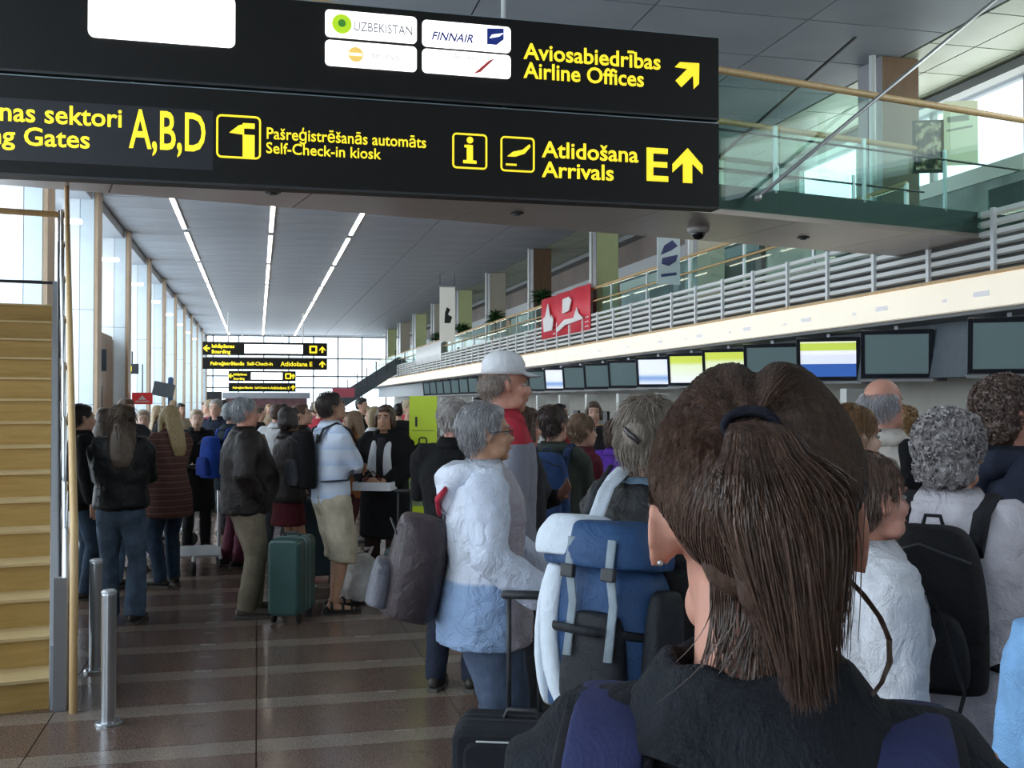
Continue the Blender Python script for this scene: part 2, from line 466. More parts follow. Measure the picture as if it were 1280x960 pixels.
# ---- end wall: glass with steel frame
f = MB()
for i in range(10): f.span((-5.3 + i * 1.9, YE, 0), (-5.2 + i * 1.9, YE + .15, CEIL))
for z in (0, 2.7, 3.6, 5.0, CEIL - .1): f.span((-5.3, YE, z), (11.6, YE + .15, z + .12))
we = structure('window_end', f, M_FRAME)
for i in range(9):
    for z0, z1 in ((.12, 2.7), (2.82, 3.6), (3.72, 5.0), (5.12, CEIL - .1)):
        MB().span((-5.2 + i * 1.9, YE + .06, z0), (-5.3 + (i + 1) * 1.9, YE + .07, z1)).obj('pane', M_GLASS, we)
structure('wall_light_block', MB().span((-5.4, -10.2, 0), (11.6, -10, CEIL)), mat('light_block_grey', (.35, .34, .32), .8))  # added, never seen: closes the open end so less light comes from behind

# ---- check-in side below the gallery
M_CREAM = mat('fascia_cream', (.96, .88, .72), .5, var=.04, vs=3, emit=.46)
M_BULK = mat('bulkhead_grey_blue', (.10, .125, .145), .45, var=.1)
M_BEIGE = mat('back_wall_beige', (.46, .44, .38), .6, var=.08, vs=2)
structure('wall_right', MB().span((10.6, -10, 0), (10.8, YE, 3.3)), M_BEIGE)
structure('trim_2', MB().span((9.35, 6, 2.02), (9.45, YE, 2.83)), M_BULK)
structure('trim_3', MB().span((8.75, -10, 2.78), (10.6, YE, 2.84)), mat('soffit_grey', (.16, .17, .18), .6))
structure('floor_gallery', MB().span((8.8, -10, 2.9), (11.5, YE, 3.74)), mat('gallery_slab', (.09, .09, .085), .7))
fa = structure('trim_4', MB().span((8.62, 6, 2.83), (8.74, YE, 3.22)), M_CREAM)
structure('trim_5', MB().span((8.58, 6, 3.225), (8.78, YE, 3.26)), M_WOODRAIL)
M_FADE = mat('fascia_faint_print', (.66, .66, .68), .5, emit=.45)
for i in range(12):
    y = 10.6 + i * 2.1
    for z_, h_, w_ in ((3.0, .07, .30), (2.98, .05, .10)): MB().box((8.615, y + (.4 if h_ > .06 else 1.1), z_), (.006, w_, h_)).obj('print', M_FADE, fa)
# louvred balustrade in front of the gallery
M_LOUV = mat('louvre_grey', (.86, .86, .83), .45, .0)
lv = thing('balustrade_louvres', 'long pale metal louvre band running under the gallery rail', 'louvres', (XG, 8, 3.26))
lv['kind'] = 'structure'
for i in range(6):
    MB().box((0, 37, .10 + i * .125), (.07, 74, .060), ry=R(12)).obj('louver', M_LOUV, lv)
pm = None
for i in range(50):
    y = -.2 + .5 + i * 1.26
    if pm is None:
        pm = MB().box((-.05, 0, .38), (.05, .06, .78)).obj('post', mat('louvre_post', (.85, .86, .86), .4), lv); pm.location = (0, y, 0)
    else:
        c = pm.copy(); COL.objects.link(c); c.location = (0, y, 0)
# gallery glass rail
gb = thing('gallery_railing', 'glass gallery railing with two wooden handrails above the louvre band', 'railing', (XG + .12, 12.8, 4.02))
gb['kind'] = 'structure'
MB().tube([(0, 0, .72), (0, 70, .72)], .035, 10, dome=.1).obj('handrail', M_WOODRAIL, gb, smooth=True)
MB().tube([(-.06, 0, .36), (-.06, 70, .36)], .022, 10, dome=.1).obj('handrail', M_WOODRAIL, gb, smooth=True)
mb = MB().span((-.006, .02, -.1), (.006, 2.48, .68)); me = bpy.data.meshes.new('glass_panel'); me.from_pydata(mb.v, [], mb.f); me.materials.append(M_TEAL)
mp = MB().span((-.02, -.03, -.2), (.02, .03, .72)); mpe = bpy.data.meshes.new('post'); mpe.from_pydata(mp.v, [], mp.f); mpe.materials.append(M_ALU)
for i in range(28):
    for nm, q in (('glass_panel', me), ('post', mpe)):
        o = bpy.data.objects.new(nm, q); COL.objects.link(o); o.parent = gb; o.location = (0, i * 2.5, 0)

# gallery columns with a white pole on the hall edge
gcm = [mat('gallery_column_grey', (.30, .30, .31), .4, .2), mat('gallery_column_lime', (.62, .66, .33), .5, var=.1, vs=1), wood('gallery_column_brown', (.15, .085, .045), (.20, .12, .07), (4, 4, 1)), mat('gallery_column_sand', (.55, .50, .40), .5)]
gnames = ['dark brown square column rising beyond the footbridge', 'sand coloured gallery column partly behind the footbridge', 'lime yellow gallery column beside the red banner', 'brown gallery column just beyond the red banner',
          'sand coloured gallery column beyond the brown one', 'lime gallery column behind the white hanging banner']
for k in range(10):
    y = 13.95 + 6.7 * k
    c = thing('gallery_column', gnames[k] if k < 6 else 'distant pale gallery column in the far half of the hall', 'column', (9.0, y, 3.74), 0, 'columns standing along the gallery')
    c['kind'] = 'structure'
    b = [2, 3, 1, 2, 3, 1, 3, 1, 3, 1][k]
    w = .62
    MB().span((.0, -w / 2, 0), (w, w / 2, CEIL - 3.75)).obj('shaft', gcm[b], c)
    MB().span((-.012, -w / 2 - .004, 0), (.0, w / 2, CEIL - 3.75)).obj('face_panel', gcm[0], c)
    MB().tube([(-.16, -w / 2, 0), (-.16, -w / 2, CEIL - 3.76)], .05, 12, dome=.1).obj('pole', mat('pole_white', (.80, .82, .80), .4), c, smooth=True)

# gallery back wall: shop fronts below, bright clerestory above
shop = MB()
M_SHOP = mat('shop_wall', (.52, .52, .47), .6, var=.12, vs=.7)
structure('wall_gallery', MB().span((11.4, 2, 3.74), (11.6, YE, 5.46)), M_SHOP)
f = MB()
for i in range(9): f.span((11.42, 2 + i * 2.3, 5.46), (11.52, 2.1 + i * 2.3, CEIL))
f.span((11.42, 2, 5.44), (11.52, 20.4, 5.5)); f.span((11.40, 2, CEIL - .14), (11.55, 20.4, CEIL))
wg = structure('window_gallery', f, mat('clerestory_frame', (.45, .46, .42), .5))
for i in range(8): MB().span((11.46, 2.1 + i * 2.3, 5.5), (11.47, 2 + (i + 1) * 2.3, CEIL - .12)).obj('pane', M_GLASS, wg)
structure('wall_gallery_upper', MB().span((11.4, 20.5, 5.46), (11.6, YE, CEIL)), mat('upper_wall_brown', (.17, .13, .11), .5, var=.3, vs=.5))
structure('trim_7', MB().span((11.25, 20.5, 5.5), (11.4, YE, 5.95)), mat('band_pale', (.50, .52, .53), .5))
structure('trim_8', MB().span((11.0, 2, CEIL - .16), (11.4, YE, CEIL - .02)), mat('band_grey', (.20, .21, .21), .5))
shopc = [(.30, .34, .33), (.62, .60, .50), (.20, .17, .15), (.60, .66, .70), (.70, .56, .30), (.42, .20, .10)]
for i in range(14):
    y = 12 + i * 4.9
    s = thing('shop_unit', '%s shop unit on the gallery, %s from the footbridge' % (['grey green', 'cream', 'dark', 'pale blue', 'amber', 'rust brown'][i % 6], ORD[i]), 'shop front', (11.38, y, 3.74), 0, 'shop fronts along the gallery')
    m_ = mat('shop_%d' % (i % 6), shopc[i % 6], .5, var=.3, vs=1.5)
    MB().span((-.10, .1, 0), (0, 4.7, 1.45)).obj('frontage', m_, s)
    MB().span((-.13, .4, .1), (-.10, 2.2, 1.3)).obj('display_window', glass('shop_glass', (.7, .8, .8), .5), s)
    MB().span((-.16, .1, 1.45), (0, 4.7, 1.70)).obj('sign_board', mat('shop_board_%d' % (i % 3), [(.8, .8, .76), (.65, .2, .1), (.25, .3, .3)][i % 3], .5), s)

# check-in screens: dark frames hung under the gallery
M_SCR = mat('blank_screen', (.10, .15, .16), .12, emit=.5)
def ad_mat(i):
    nm = 'ad_screen_%d' % i
    m, nt, out = _new(nm); b = principled(nt, out, (1, 1, 1), .2)
    v = coord(nt, 'Generated'); s = nt.nodes.new('ShaderNodeSeparateXYZ'); nt.links.new(v, s.inputs[0])
    st = [[(0, (.04, .12, .42)), (.36, (.75, .80, .92)), (.62, (.9, .92, .95)), (.74, (.55, .68, .10)), (.95, (.85, .9, .6))],
          [(0, (.85, .88, .92)), (.6, (.8, .88, .6)), (.8, (.6, .7, .1))],
          [(0, (.75, .8, .9)), (.25, (.25, .4, .7)), (.45, (.8, .85, .95))]][i]
    c = ramp(nt, s.outputs[2], st, 'CONSTANT' if i == 0 else 'EASE')
    nt.links.new(c, b.inputs['Base Color']); nt.links.new(c, b.inputs['Emission Color']); b.inputs['Emission Strength'].default_value = .75
    MATS[nm] = m; return m
ADS = [ad_mat(i) for i in range(3)]
def monitor(Y, scr, label, grp=None):
    m = thing('monitor', label, 'monitor', (8.95, Y, 2.37), R(-33), grp, rx=R(0))
    tilt = R(14); W, H = .98, .70
    bz = MB()
    bz.box((-W / 2 + .03, 0, 0), (.06, .06, H)); bz.box((W / 2 - .03, 0, 0), (.06, .06, H))
    bz.box((0, 0, H / 2 - .03), (W - .12, .06, .06)); bz.box((0, 0, -H / 2 + .03), (W - .12, .06, .06))
    for p in (bz.obj('bezel', mat('bezel_black', (.015, .02, .03), .3), m, bevel=.006),
              MB().box((0, 0, 0), (W - .12, .03, H - .12)).obj('screen', scr, m),
              MB().box((0, .06, 0), (W - .06, .06, H - .06)).obj('casing', M_DARK, m, bevel=.02),
              MB().box((0, .0, -H / 2 - .03), (W + .02, .10, .04)).obj('ledge', M_ALU, m)):
        p.rotation_euler = (tilt, 0, 0)
    MB().box((0, .14, .32), (.05, .05, .35)).obj('bracket', M_ALU, m)
    MB().box((.62, .25, .0), (.10, .7, .78)).obj('side_shield', mat('shield_dark', (.02, .024, .03), .6), m)
    return m
mons = [(10.9, None, 'large blank greenish check-in screen at the frame edge above the dark-haired traveller'),
        (13.25, None, 'large blank check-in screen above the balding man'),
        (15.1, 0, 'screen showing a green heading, white middle and blue lower band'),
        (17.0, None, 'blank check-in screen hidden mostly by the ponytailed head'),
        (18.8, 1, 'lit white and green check-in screen just behind the ponytailed head'),
        (20.6, 1, 'lit pale green screen beside the barrette-wearing traveller'),
        (22.5, 2, 'lit white and blue screen, second before the run of blank ones')]
for Y, a, l in mons: monitor(Y, M_SCR if a is None else ADS[a], l)
m0 = None
for i in range(16):
    Y = 24.5 + i * 2.0
    if i == 3: monitor(Y, ADS[2], 'small lit bluish screen in the row of dark far screens'); continue
    lab = 'dark far check-in screen, %s in the row beyond the lit blue and white one' % ORD[i]
    if m0 is None:
        m0 = monitor(Y, M_SCR, lab, 'dark far screens beneath the gallery'); mk = kids_of(m0)
    else: dup(m0, (8.95, Y, 2.37), kids=mk, label=lab)
# pictogram on the bulkhead beside the nearest screens
pg = structure('trim_6', MB().span((9.33, 11.75, 2.05), (9.345, 12.1, 2.75)), M_BULK)
MB().ell((9.325, 11.95, 2.62), (.01, .045, .045)).box((9.325, 11.95, 2.47), (.01, .09, .16)).box((9.325, 11.95, 2.36), (.01, .2, .05)).obj('pictogram', mat('picto_white', (.9, .93, .95), .5, emit=.5), pg)

# check-in desks
M_DESK = mat('desk_grey', (.34, .35, .35), .5, var=.08)
def desk(Y):
    d = thing('checkin_desk', 'first grey check-in desk, nearest the viewer, under the gallery', 'desk', (9.0, Y, 0), 0, 'check-in desks under the gallery')
    MB().span((-.25, -.75, .08), (.35, .75, 1.02)).obj('body', M_DESK, d, bevel=.02)
    MB().span((-.35, -.8, 1.02), (.4, .8, 1.08)).obj('counter_top', M_STAIRWOOD, d, bevel=.01)
    MB().span((-.2, .82, 0), (.1, 1.0, 1.88)).obj('post', mat('post_pale', (.72, .73, .70), .5), d)
    MB().span((.0, -.3, 1.08), (.08, .15, 1.42)).obj('terminal', M_DARK, d, bevel=.01)
    MB().span((-.05, .3, 1.08), (.2, .55, 1.25)).obj('printer', mat('printer_grey', (.5, .5, .5), .5), d, bevel=.01)
    return d
d0 = desk(13.5); dk = kids_of(d0)
for i in range(1, 16): dup(d0, (9.0, 13.5 + 2.6 * i, 0), kids=dk, label='%s grey check-in desk under the gallery, counted from the nearest' % ORD[i])

# ================================================================== footbridge
BA = R(11.5)
bridge = thing('footbridge', 'suspended footbridge with glass sides crossing the hall behind the big sign', 'bridge', (4.42, 10.24, 3.70), BA)
bridge['kind'] = 'structure'
M_SOF = mat('soffit_bronze', (.36, .30, .27), .32, .4, var=.08, vs=1)
x0, x1, BW = -9.2, 5.1, 1.61
for i in range(8):
    a = x0 + (x1 - x0) / 8 * i; MB().span((a + .006, .04, 0), (a + (x1 - x0) / 8 - .006, BW - .04, .05)).obj('soffit_panel', M_SOF, bridge)
MB().span((x0, .02, .05), (x1, BW - .02, .33)).obj('deck', mat('deck_dark', (.05, .07, .07), .5), bridge)
MB().span((x0, .0, .0), (x1, .04, .06)).obj('edge_strip', M_SOF, bridge)
MB().span((x0, BW - .04, .0), (x1, BW, .06)).obj('edge_strip', M_SOF, bridge)
for s, yy in ((0, -.03), (1, BW + .03)):
    for i in range(11):
        a = x0 + i * 1.30
        MB().span((a + .008, yy - .006, .06), (a + 1.292, yy + .006, 1.5)).obj('glass_panel', M_TEAL, bridge)
        if i: 
            MB().span((a - .02, yy + (.05 if not s else -.08), .3), (a + .02, yy + (.08 if not s else -.05), 1.05)).obj('post', M_ALU, bridge)
    MB().tube([(x0, yy + (.06 if not s else -.06), .93), (x1, yy + (.06 if not s else -.06), .93)], .014, 8, dome=.1).obj('tube_rail', M_DARK, bridge, smooth=True)
    MB().tube([(x0, yy, 1.55), (x1 + .0, yy, 1.55)], .04, 12, dome=.1).obj('handrail', M_WOODRAIL, bridge, smooth=True)
inv = (Matrix.Translation(bridge.location) @ Matrix.Rotation(BA, 4, 'Z')).inverted()
def rod(p, q):
    p, q = inv @ p, inv @ q
    MB().tube([p, q], .022, 10, dome=.2).ell(p, .045).obj('suspension_rod', M_ALU if p.y < .5 else M_DARK, bridge, smooth=True)
rod(at(948, 11.15, 246), at(1275, 12.7, -26))
rod(at(845, 12.6, 243), at(1072, 14.62, 44))
for px in (690, 808, 962, 1100):
    p = inv @ at(px, 1.0); 
dl = None
for q in (-4.2, -1.6, .7, 2.3):
    MB().lathe([(.075, -.012), (.075, 0), (.04, .0), (.04, -.03)], 14, (q, .85, 0)).obj('downlight', M_DARK, bridge)
cd = thing('dome_camera', 'small dark dome security camera under the footbridge', 'camera', (4.97, 11.2, 3.70))
MB().lathe([(.12, -.06), (.13, -.02), (.13, 0)], 20).obj('housing', mat('camera_grey', (.45, .43, .42), .4), cd, smooth=True)
MB().ell((0, 0, -.06), (.085, .085, .08)).obj('lens_dome', mat('dome_black', (.01, .01, .012), .1), cd, smooth=True)

# ================================================================== hanging sign (two long boxes)
SX, SY = 3.88, 8.30
def icon_arrow(ang, c, s):
    """block arrow outline in x,z"""
    pts = [(0, .5), (.46, .02), (.46, -.22), (.14, .07), (.14, -.5), (-.14, -.5), (-.14, .07), (-.46, -.22), (-.46, .02)]
    ca, sa = math.cos(ang), math.sin(ang)
    return [(c[0] + s * (x * ca - z * sa), c[1] + s * (x * sa + z * ca)) for x, z in pts]
def rrect(cx, cz, w, h, r, n=5):
    pts = []
    for k, (sx, sz) in enumerate(((1, 1), (-1, 1), (-1, -1), (1, -1))):
        for i in range(n + 1):
            a = math.pi / 2 * (k + i / n); pts.append((cx + sx * (w / 2 - r) + r * math.cos(a), cz + sz * (h / 2 - r) + r * math.sin(a)))
    return pts
def frame_prism(mb, cx, cz, w, h, r, t, y0, y1):
    o_, i_ = rrect(cx, cz, w, h, r), rrect(cx, cz, w - 2 * t, h - 2 * t, max(r - t, .002))
    n = len(o_); vs = [(p[0], y, p[1]) for y in (y0, y1) for p in o_ + i_]
    fs = []
    for i in range(n):
        j = (i + 1) % n
        fs += [(i, j, n + j, n + i), (2 * n + i, 3 * n + i, 3 * n + j, 2 * n + j), (i, 2 * n + i, 2 * n + j, j), (n + i, n + j, 3 * n + j, 3 * n + i)]
    return mb.add(vs, fs)
def sgn_pt(px, y):
    """x and z on the sign face for a frame position"""
    t = math.tan(TH + math.atan((px - 640) / FPX)); X = SY * t
    zc = X * math.sin(TH) + SY * math.cos(TH)
    return X, EYE + (HOR - y) / FPX * zc
us = thing('hanging_sign', 'big black hanging sign reading Airline Offices with white airline plates', 'sign', (0, SY, 4.48), 0, 'big hanging signs')
ls = thing('hanging_sign', 'big black hanging sign reading Arrivals and gates A,B,D below the other', 'sign', (0, SY, 3.72), 0, 'big hanging signs')
XLs = -3.45
for s_, zc_, hh in ((us, 4.48, .72), (ls, 3.72, .745)):
    MB().span((XLs, .0, -hh / 2), (SX, .16, hh / 2)).obj('panel', M_BLACK, s_, bevel=.006)
    MB().span((XLs, -.004, -hh / 2), (SX, .006, -hh / 2 + .018)).obj('edge_strip', M_DARK, s_)
    MB().span((XLs, .02, hh / 2 + .001), (SX, .14, hh / 2 + .012)).obj('edge_strip', mat('strip_grey_blue', (.35, .42, .44), .35, .5), s_)
for px in (162, 632):
    X, _ = sgn_pt(px, 100)
    MB().tube([(X, .08, -.372), (X, .08, -.362)], .02, 10).obj('hanger', mat('hanger_white', (.8, .8, .8), .4), us)
    MB().tube([(X, .08, .36), (X, .08, CEIL - 4.48)], .02, 10, dome=.1).obj('hanger', MATS['hanger_white'], us, smooth=True)
def on(s_, px, y):
    X, Z = sgn_pt(px, y); return X, Z - s_.location.z
def plate(s_, px0, y0, px1, y1, m=M_WHITE_LIT, r=.04, shear=True):
    a = on(s_, px0, y0); b = on(s_, px1, y1)
    cx, cz, w, h = (a[0] + b[0]) / 2, (a[1] + b[1]) / 2, abs(b[0] - a[0]), abs(b[1] - a[1])
    MB().prism(rrect(cx, cz, w, h, r), -.012, .0).obj('plate', m, s_)
    return cx, cz, w, h
# board corners are measured along the sloping rows, so take heights at the plate's own middle
def plate2(s_, px0, px1, ytop, ybot, r=.035):
    pm_ = (px0 + px1) / 2; a, b = on(s_, px0, ytop)[0], on(s_, px1, ytop)[0]
    z1, z0 = on(s_, pm_, ytop)[1], on(s_, pm_, ybot)[1]
    MB().prism(rrect((a + b) / 2, (z0 + z1) / 2, b - a, z1 - z0, r), -.012, 0).obj('plate', M_WHITE_LIT, s_)
    return a, b, z0, z1
plate2(us, 107, 292, -14, 51, .05)
A = plate2(us, 405, 520, 14, 48); B = plate2(us, 405, 520, 52, 84); C_ = plate2(us, 527, 638, 27, 60); D_ = plate2(us, 527, 638, 63, 93)
M_LIME = mat('logo_lime', (.45, .70, .02), .5, emit=.6); M_NAVY = mat('logo_navy', (.02, .05, .35), .5); M_ORG = mat('logo_orange', (.95, .62, .15), .5, emit=.5)
M_GREYT = mat('plate_grey', (.45, .45, .5), .5); M_RED = mat('logo_red', (.75, .08, .08), .5); M_PALE = mat('plate_pale', (.72, .72, .74), .5, emit=.2)
def disc(s_, x, z, r, m, y=-.016, name='emblem'):
    MB().prism([(x + r * math.cos(a * math.pi / 10), z + r * math.sin(a * math.pi / 10)) for a in range(20)], y, -.012).obj(name, m, s_)
zc1 = (A[2] + A[3]) / 2
disc(us, A[0] + .13, zc1, .078, M_LIME); disc(us, A[0] + .13, zc1 + .005, .03, mat('logo_green', (.1, .45, .05), .5), -.02)
letters('lettering', 'UZBEKISTAN', .105, M_GREYT, (A[0] + .22, -.016, zc1 - .045), us, sx=.78)
zc1 = (B[2] + B[3]) / 2
disc(us, B[0] + .24, zc1, .06, M_ORG); MB().box((B[0] + .24, -.018, zc1), (.10, .004, .018)).obj('emblem', M_WHITE_LIT, us)
letters('lettering', 'airlines', .08, M_PALE, (B[0] + .36, -.016, zc1 - .02), us)
zc1 = (C_[2] + C_[3]) / 2
letters('lettering', 'FINNAIR', .095, M_NAVY, (C_[0] + .07, -.016, zc1 - .05), us, bold=.001, sx=.95, shear=.3)
MB().prism([(C_[1] - .20, zc1 - .05), (C_[1] - .12, zc1 - .05), (C_[1] - .06, zc1 + .0), (C_[1] - .06, zc1 + .09), (C_[1] - .20, zc1 + .08)], -.016, -.012).obj('emblem', M_NAVY, us)
MB().prism([(C_[1] - .18, zc1 + .0), (C_[1] - .10, zc1 + .02), (C_[1] - .06, zc1 + .05), (C_[1] - .16, zc1 + .03)], -.02, -.016).obj('emblem', M_WHITE_LIT, us)
zc1 = (D_[2] + D_[3]) / 2
letters('lettering', 'Airlines', .07, M_PALE, (D_[0] + .25, -.016, zc1 + .03), us)
MB().prism([(D_[0] + .42, zc1 - .08), (D_[0] + .48, zc1 - .06), (D_[0] + .60, zc1 + .06), (D_[0] + .55, zc1 + .04)], -.016, -.012).obj('emblem', M_RED, us)
def txt(s_, s, px, y, size, px1=None, name='lettering', bold=.0028):
    X, Z = on(s_, px, y)
    return letters(name, s, size, M_YEL, (X, -.002, Z), s_, bold=bold, width=None if px1 is None else on(s_, px1, y)[0] - X)
txt(us, 'Aviosabiedrības', 655, 71, .188, 827); txt(us, 'Airline Offices', 655, 95, .188, 806)
X, Z = on(us, 862, 90); MB().prism(icon_arrow(R(-45), (X, Z), .27), -.008, 0).obj('arrow', M_YEL, us)
txt(ls, 'Iekāpšanas sektori', -118, 142, .20, 148); txt(ls, 'Boarding Gates', -118, 172, .19, 108)
txt(ls, 'A,B,D', 160, 183, .42, 256, bold=.005)
X0, Z0 = on(ls, 265, 104); X1, Z1 = on(ls, -150, 190)
MB().span((X1, -.0025, -.26), (X0, .0, .20)).obj('overlay_panel', mat('sign_patch', (.022, .024, .03), .4), ls)
X, Z = on(ls, 297, 170); frame_prism(MB(), X, Z, .335, .335, .04, .014, -.008, 0).obj('icon_frame', M_YEL, ls)
MB().span((X + .03, -.008, Z - .15), (X + .12, 0, Z + .02)).span((X + .03, -.008, Z + .07), (X + .12, 0, Z + .11)).prism([(X - .07, Z + .03), (X + .0, Z + .09), (X + .04, Z + .10), (X + .04, Z + .02)], -.008, 0).obj('icon', M_YEL, ls)
txt(ls, 'Pašreģistrēšanās automāts', 331, 172, .128, 531, bold=.001); txt(ls, 'Self-Check-in kiosk', 331, 190, .122, 475, bold=.001)
X, Z = on(ls, 587, 188); frame_prism(MB(), X, Z, .29, .29, .035, .014, -.008, 0).obj('icon_frame', M_YEL, ls)
disc(ls, X, Z + .09, .027, M_YEL, -.008, 'icon'); MB().span((X - .025, -.008, Z - .08), (X + .025, 0, Z + .05)).span((X - .045, -.008, Z + .03), (X + .0, 0, Z + .05)).span((X - .055, -.008, Z - .10), (X + .055, 0, Z - .075)).obj('icon', M_YEL, ls)
X, Z = on(ls, 647, 192); frame_prism(MB(), X, Z, .29, .29, .035, .014, -.008, 0).obj('icon_frame', M_YEL, ls)
MB().prism([(X - .09, Z - .02), (X - .04, Z + .02), (X + .04, Z + .04), (X + .10, Z + .09), (X + .11, Z + .07), (X + .06, Z + .01), (X - .02, Z - .02)], -.008, 0).span((X - .1, -.008, Z - .095), (X - .01, 0, Z - .08)).obj('icon', M_YEL, ls)
txt(ls, 'Atlidošana', 678, 195, .19, 799); txt(ls, 'Arrivals', 678, 220, .185, 768)
txt(ls, 'E', 805, 224, .40, 832, bold=.006)
X, Z = on(ls, 860, 206); MB().prism(icon_arrow(0, (X, Z), .30), -.008, 0).obj('arrow', M_YEL, ls)

# ---- far hanging signs
def far_sign(Y, xc, z, W, label, k):
    s = thing('hanging_sign', label, 'sign', (xc, Y, z))
    MB().span((-W / 2, 0, .02), (W / 2, .2, .78)).obj('panel', M_BLACK, s)
    MB().span((-W / 2, 0, -.78), (W / 2, .2, -.12)).obj('panel', M_BLACK, s)
    MB().span((-W * .17, -.02, .14), (W * .30, 0, .66)).obj('plate', M_WHITE_LIT, s)
    for x in (-W * .3, W * .3): MB().tube([(x, .1, -.12), (x, .1, CEIL - z + .03)], .035, 8, dome=.1).obj('hanger', MATS['hanger_white'], s)
    def T(t, x, zz, sz): letters('lettering', t, sz, M_YEL, (x, -.01, zz), s, bold=.008)
    T('Iekāpšanas', -W * .43, .44, .32 * k); T('Boarding', -W * .43, .12, .32 * k)
    T('Pašreģistrēšanās  Self-Check-in', -W * .44, -.55, .30 * k); T('Atlidošana E', W * .12, -.58, .40 * k)
    MB().prism(icon_arrow(R(90), (-W * .47, .40), .38), -.01, 0).obj('arrow', M_YEL, s)
    MB().prism(icon_arrow(R(0), (W * .46, .40), .38), -.01, 0).obj('arrow', M_YEL, s)
    frame_prism(MB(), W * .385, .40, .45, .45, .05, .1, -.01, 0).obj('icon', M_YEL, s)
    MB().prism(icon_arrow(R(0), (W * .46, -.45), .38), -.01, 0).obj('arrow', M_YEL, s)
    return s
p = at(332, 60)
far_sign(p.y, p.x, 4.32, 7.0, 'black and yellow double sign hanging deep in the hall', .9)
p = at(328, 78)
far_sign(p.y, p.x, 3.2, 4.9, 'smallest black and yellow double sign, lowest and farthest away', .7)
# ================================================================== staircase, bollards, small fittings
SA = R(10.15)
st = thing('staircase', 'wooden staircase rising away beside two steel bollards', 'staircase', at(64, 5.72), SA)
N = 15
for i in range(N):
    z = .17 * i; y = .285 * i
    sname = MB().span((-1.7, y, z), (0, y + .31, z + .155)).obj('step', M_STAIRWOOD, st)
    MB().span((-1.7, y - .022, z + .155), (0, y + .29, z + .172)).obj('nosing', wood('nosing_wood', (.50, .36, .17), (.60, .44, .22), (1.2, 10, 14), .45), sname)
MB().span((-1.7, .285 * N, 2.35), (0, .285 * N + 1.2, 2.56)).obj('landing', M_STAIRWOOD, st)
# stringer plate and base
mb = MB()
mb.M = Matrix.Rotation(0, 4, 'Z')
def sidepl(x0, x1, lo, hi): 
    """plate following the flight"""
    L = .285 * N; pts = [(0, 0), (.32, 0), (L, 2.55 - .42), (L, 2.55 + hi), (-.04, .10 + hi), (-.04, 0)]
    vs = [(x0, p[0], p[1]) for p in pts] + [(x1, p[0], p[1]) for p in pts]; n = len(pts)
    return MB().add(vs, [tuple(range(n)), tuple(range(2 * n - 1, n - 1, -1))] + [(i, i + n, (i + 1) % n + n, (i + 1) % n) for i in range(n)])
sidepl(.004, .062, 0, .25).obj('stringer', mat('stringer_grey', (.42, .44, .47), .45, .3), st)
L = .285 * N
# steel uprights and balusters carrying the handrail, all on the open side
def rail_h(y): return 2.55 / L * max(0, y)
MB().tube([(.085, -.05, 0), (.085, -.05, .98)], .026, 12).obj('newel_post', M_STEEL, st, smooth=True)
MB().span((.02, -.08, 0), (.085, -.02, .72)).obj('base_plate', mat('plate_grey_steel', (.32, .34, .37), .4, .6), st)
for i in range(7):
    y = .35 + i * .62; h = rail_h(y)
    MB().tube([(.08, y, h + .0), (.08, y, h + 1.0)], .016, 8).obj('baluster', M_STEEL, st, smooth=True)
    MB().tube([(.08, y, h + .94), (.12, y, h + 1.0)], .010, 8).obj('bracket', M_DARK, st, smooth=True)
for k in (.35, .62):
    MB().tube([(.05, .0, k), (.05, L, 2.55 + k)], .008, 8).obj('cable', M_DARK, st, smooth=True)
# wooden handrail: rises from the floor, bends and follows the flight, ends above the landing
hp = [(.12, -.14, .0), (.12, -.14, .55), (.12, -.13, .92), (.12, -.05, 1.02), (.12, .1, 1.06), (.12, L, 2.55 + 1.05), (.12, L + .1, 2.55 + 1.18)]
MB().tube(hp, [(.022, .028)] * len(hp), 12).obj('handrail', M_WOODRAIL, st, smooth=True)
MB().tube([(.10, L, 3.42), (-1.7, L, 3.42)], [(.022, .028)] * 2, 12, side=(0, 1, 0)).obj('handrail', M_WOODRAIL, st, smooth=True)
MB().tube([(.06, L, 2.78), (-1.7, L, 2.78)], .014, 10, side=(0, 1, 0)).obj('rail', M_DARK, st, smooth=True)
MB().tube([(.06, L, 2.5), (.06, L, 3.45)], .022, 10).obj('newel_post', M_STEEL, st, smooth=True)

def bollard(p, label):
    b = thing('bollard', label, 'bollard', p, 0, 'steel bollards by the stairs')
    MB().lathe([(.038, .0), (.038, .675), (.036, .685)], 28).obj('post', M_STEEL, b, smooth=False)
    MB().lathe([(.039, .0), (.039, .012), (.03, .02)], 28, (0, 0, .68)).obj('cap', M_ALU, b)
    MB().lathe([(.068, 0), (.068, .012), (.06, .018), (.04, .018)], 28).obj('base_flange', M_STEEL, b)
    for a in range(4): MB().lathe([(.008, 0), (.008, .01)], 8, (.055 * math.cos(a * 1.57 + .6), .055 * math.sin(a * 1.57 + .6), .015)).obj('bolt', M_STEEL, b)
bollard(at(138, 5.44), 'nearer steel bollard standing clear on the floor')
bollard(at(121.5, 6.5), 'farther steel bollard partly hidden behind the handrail')

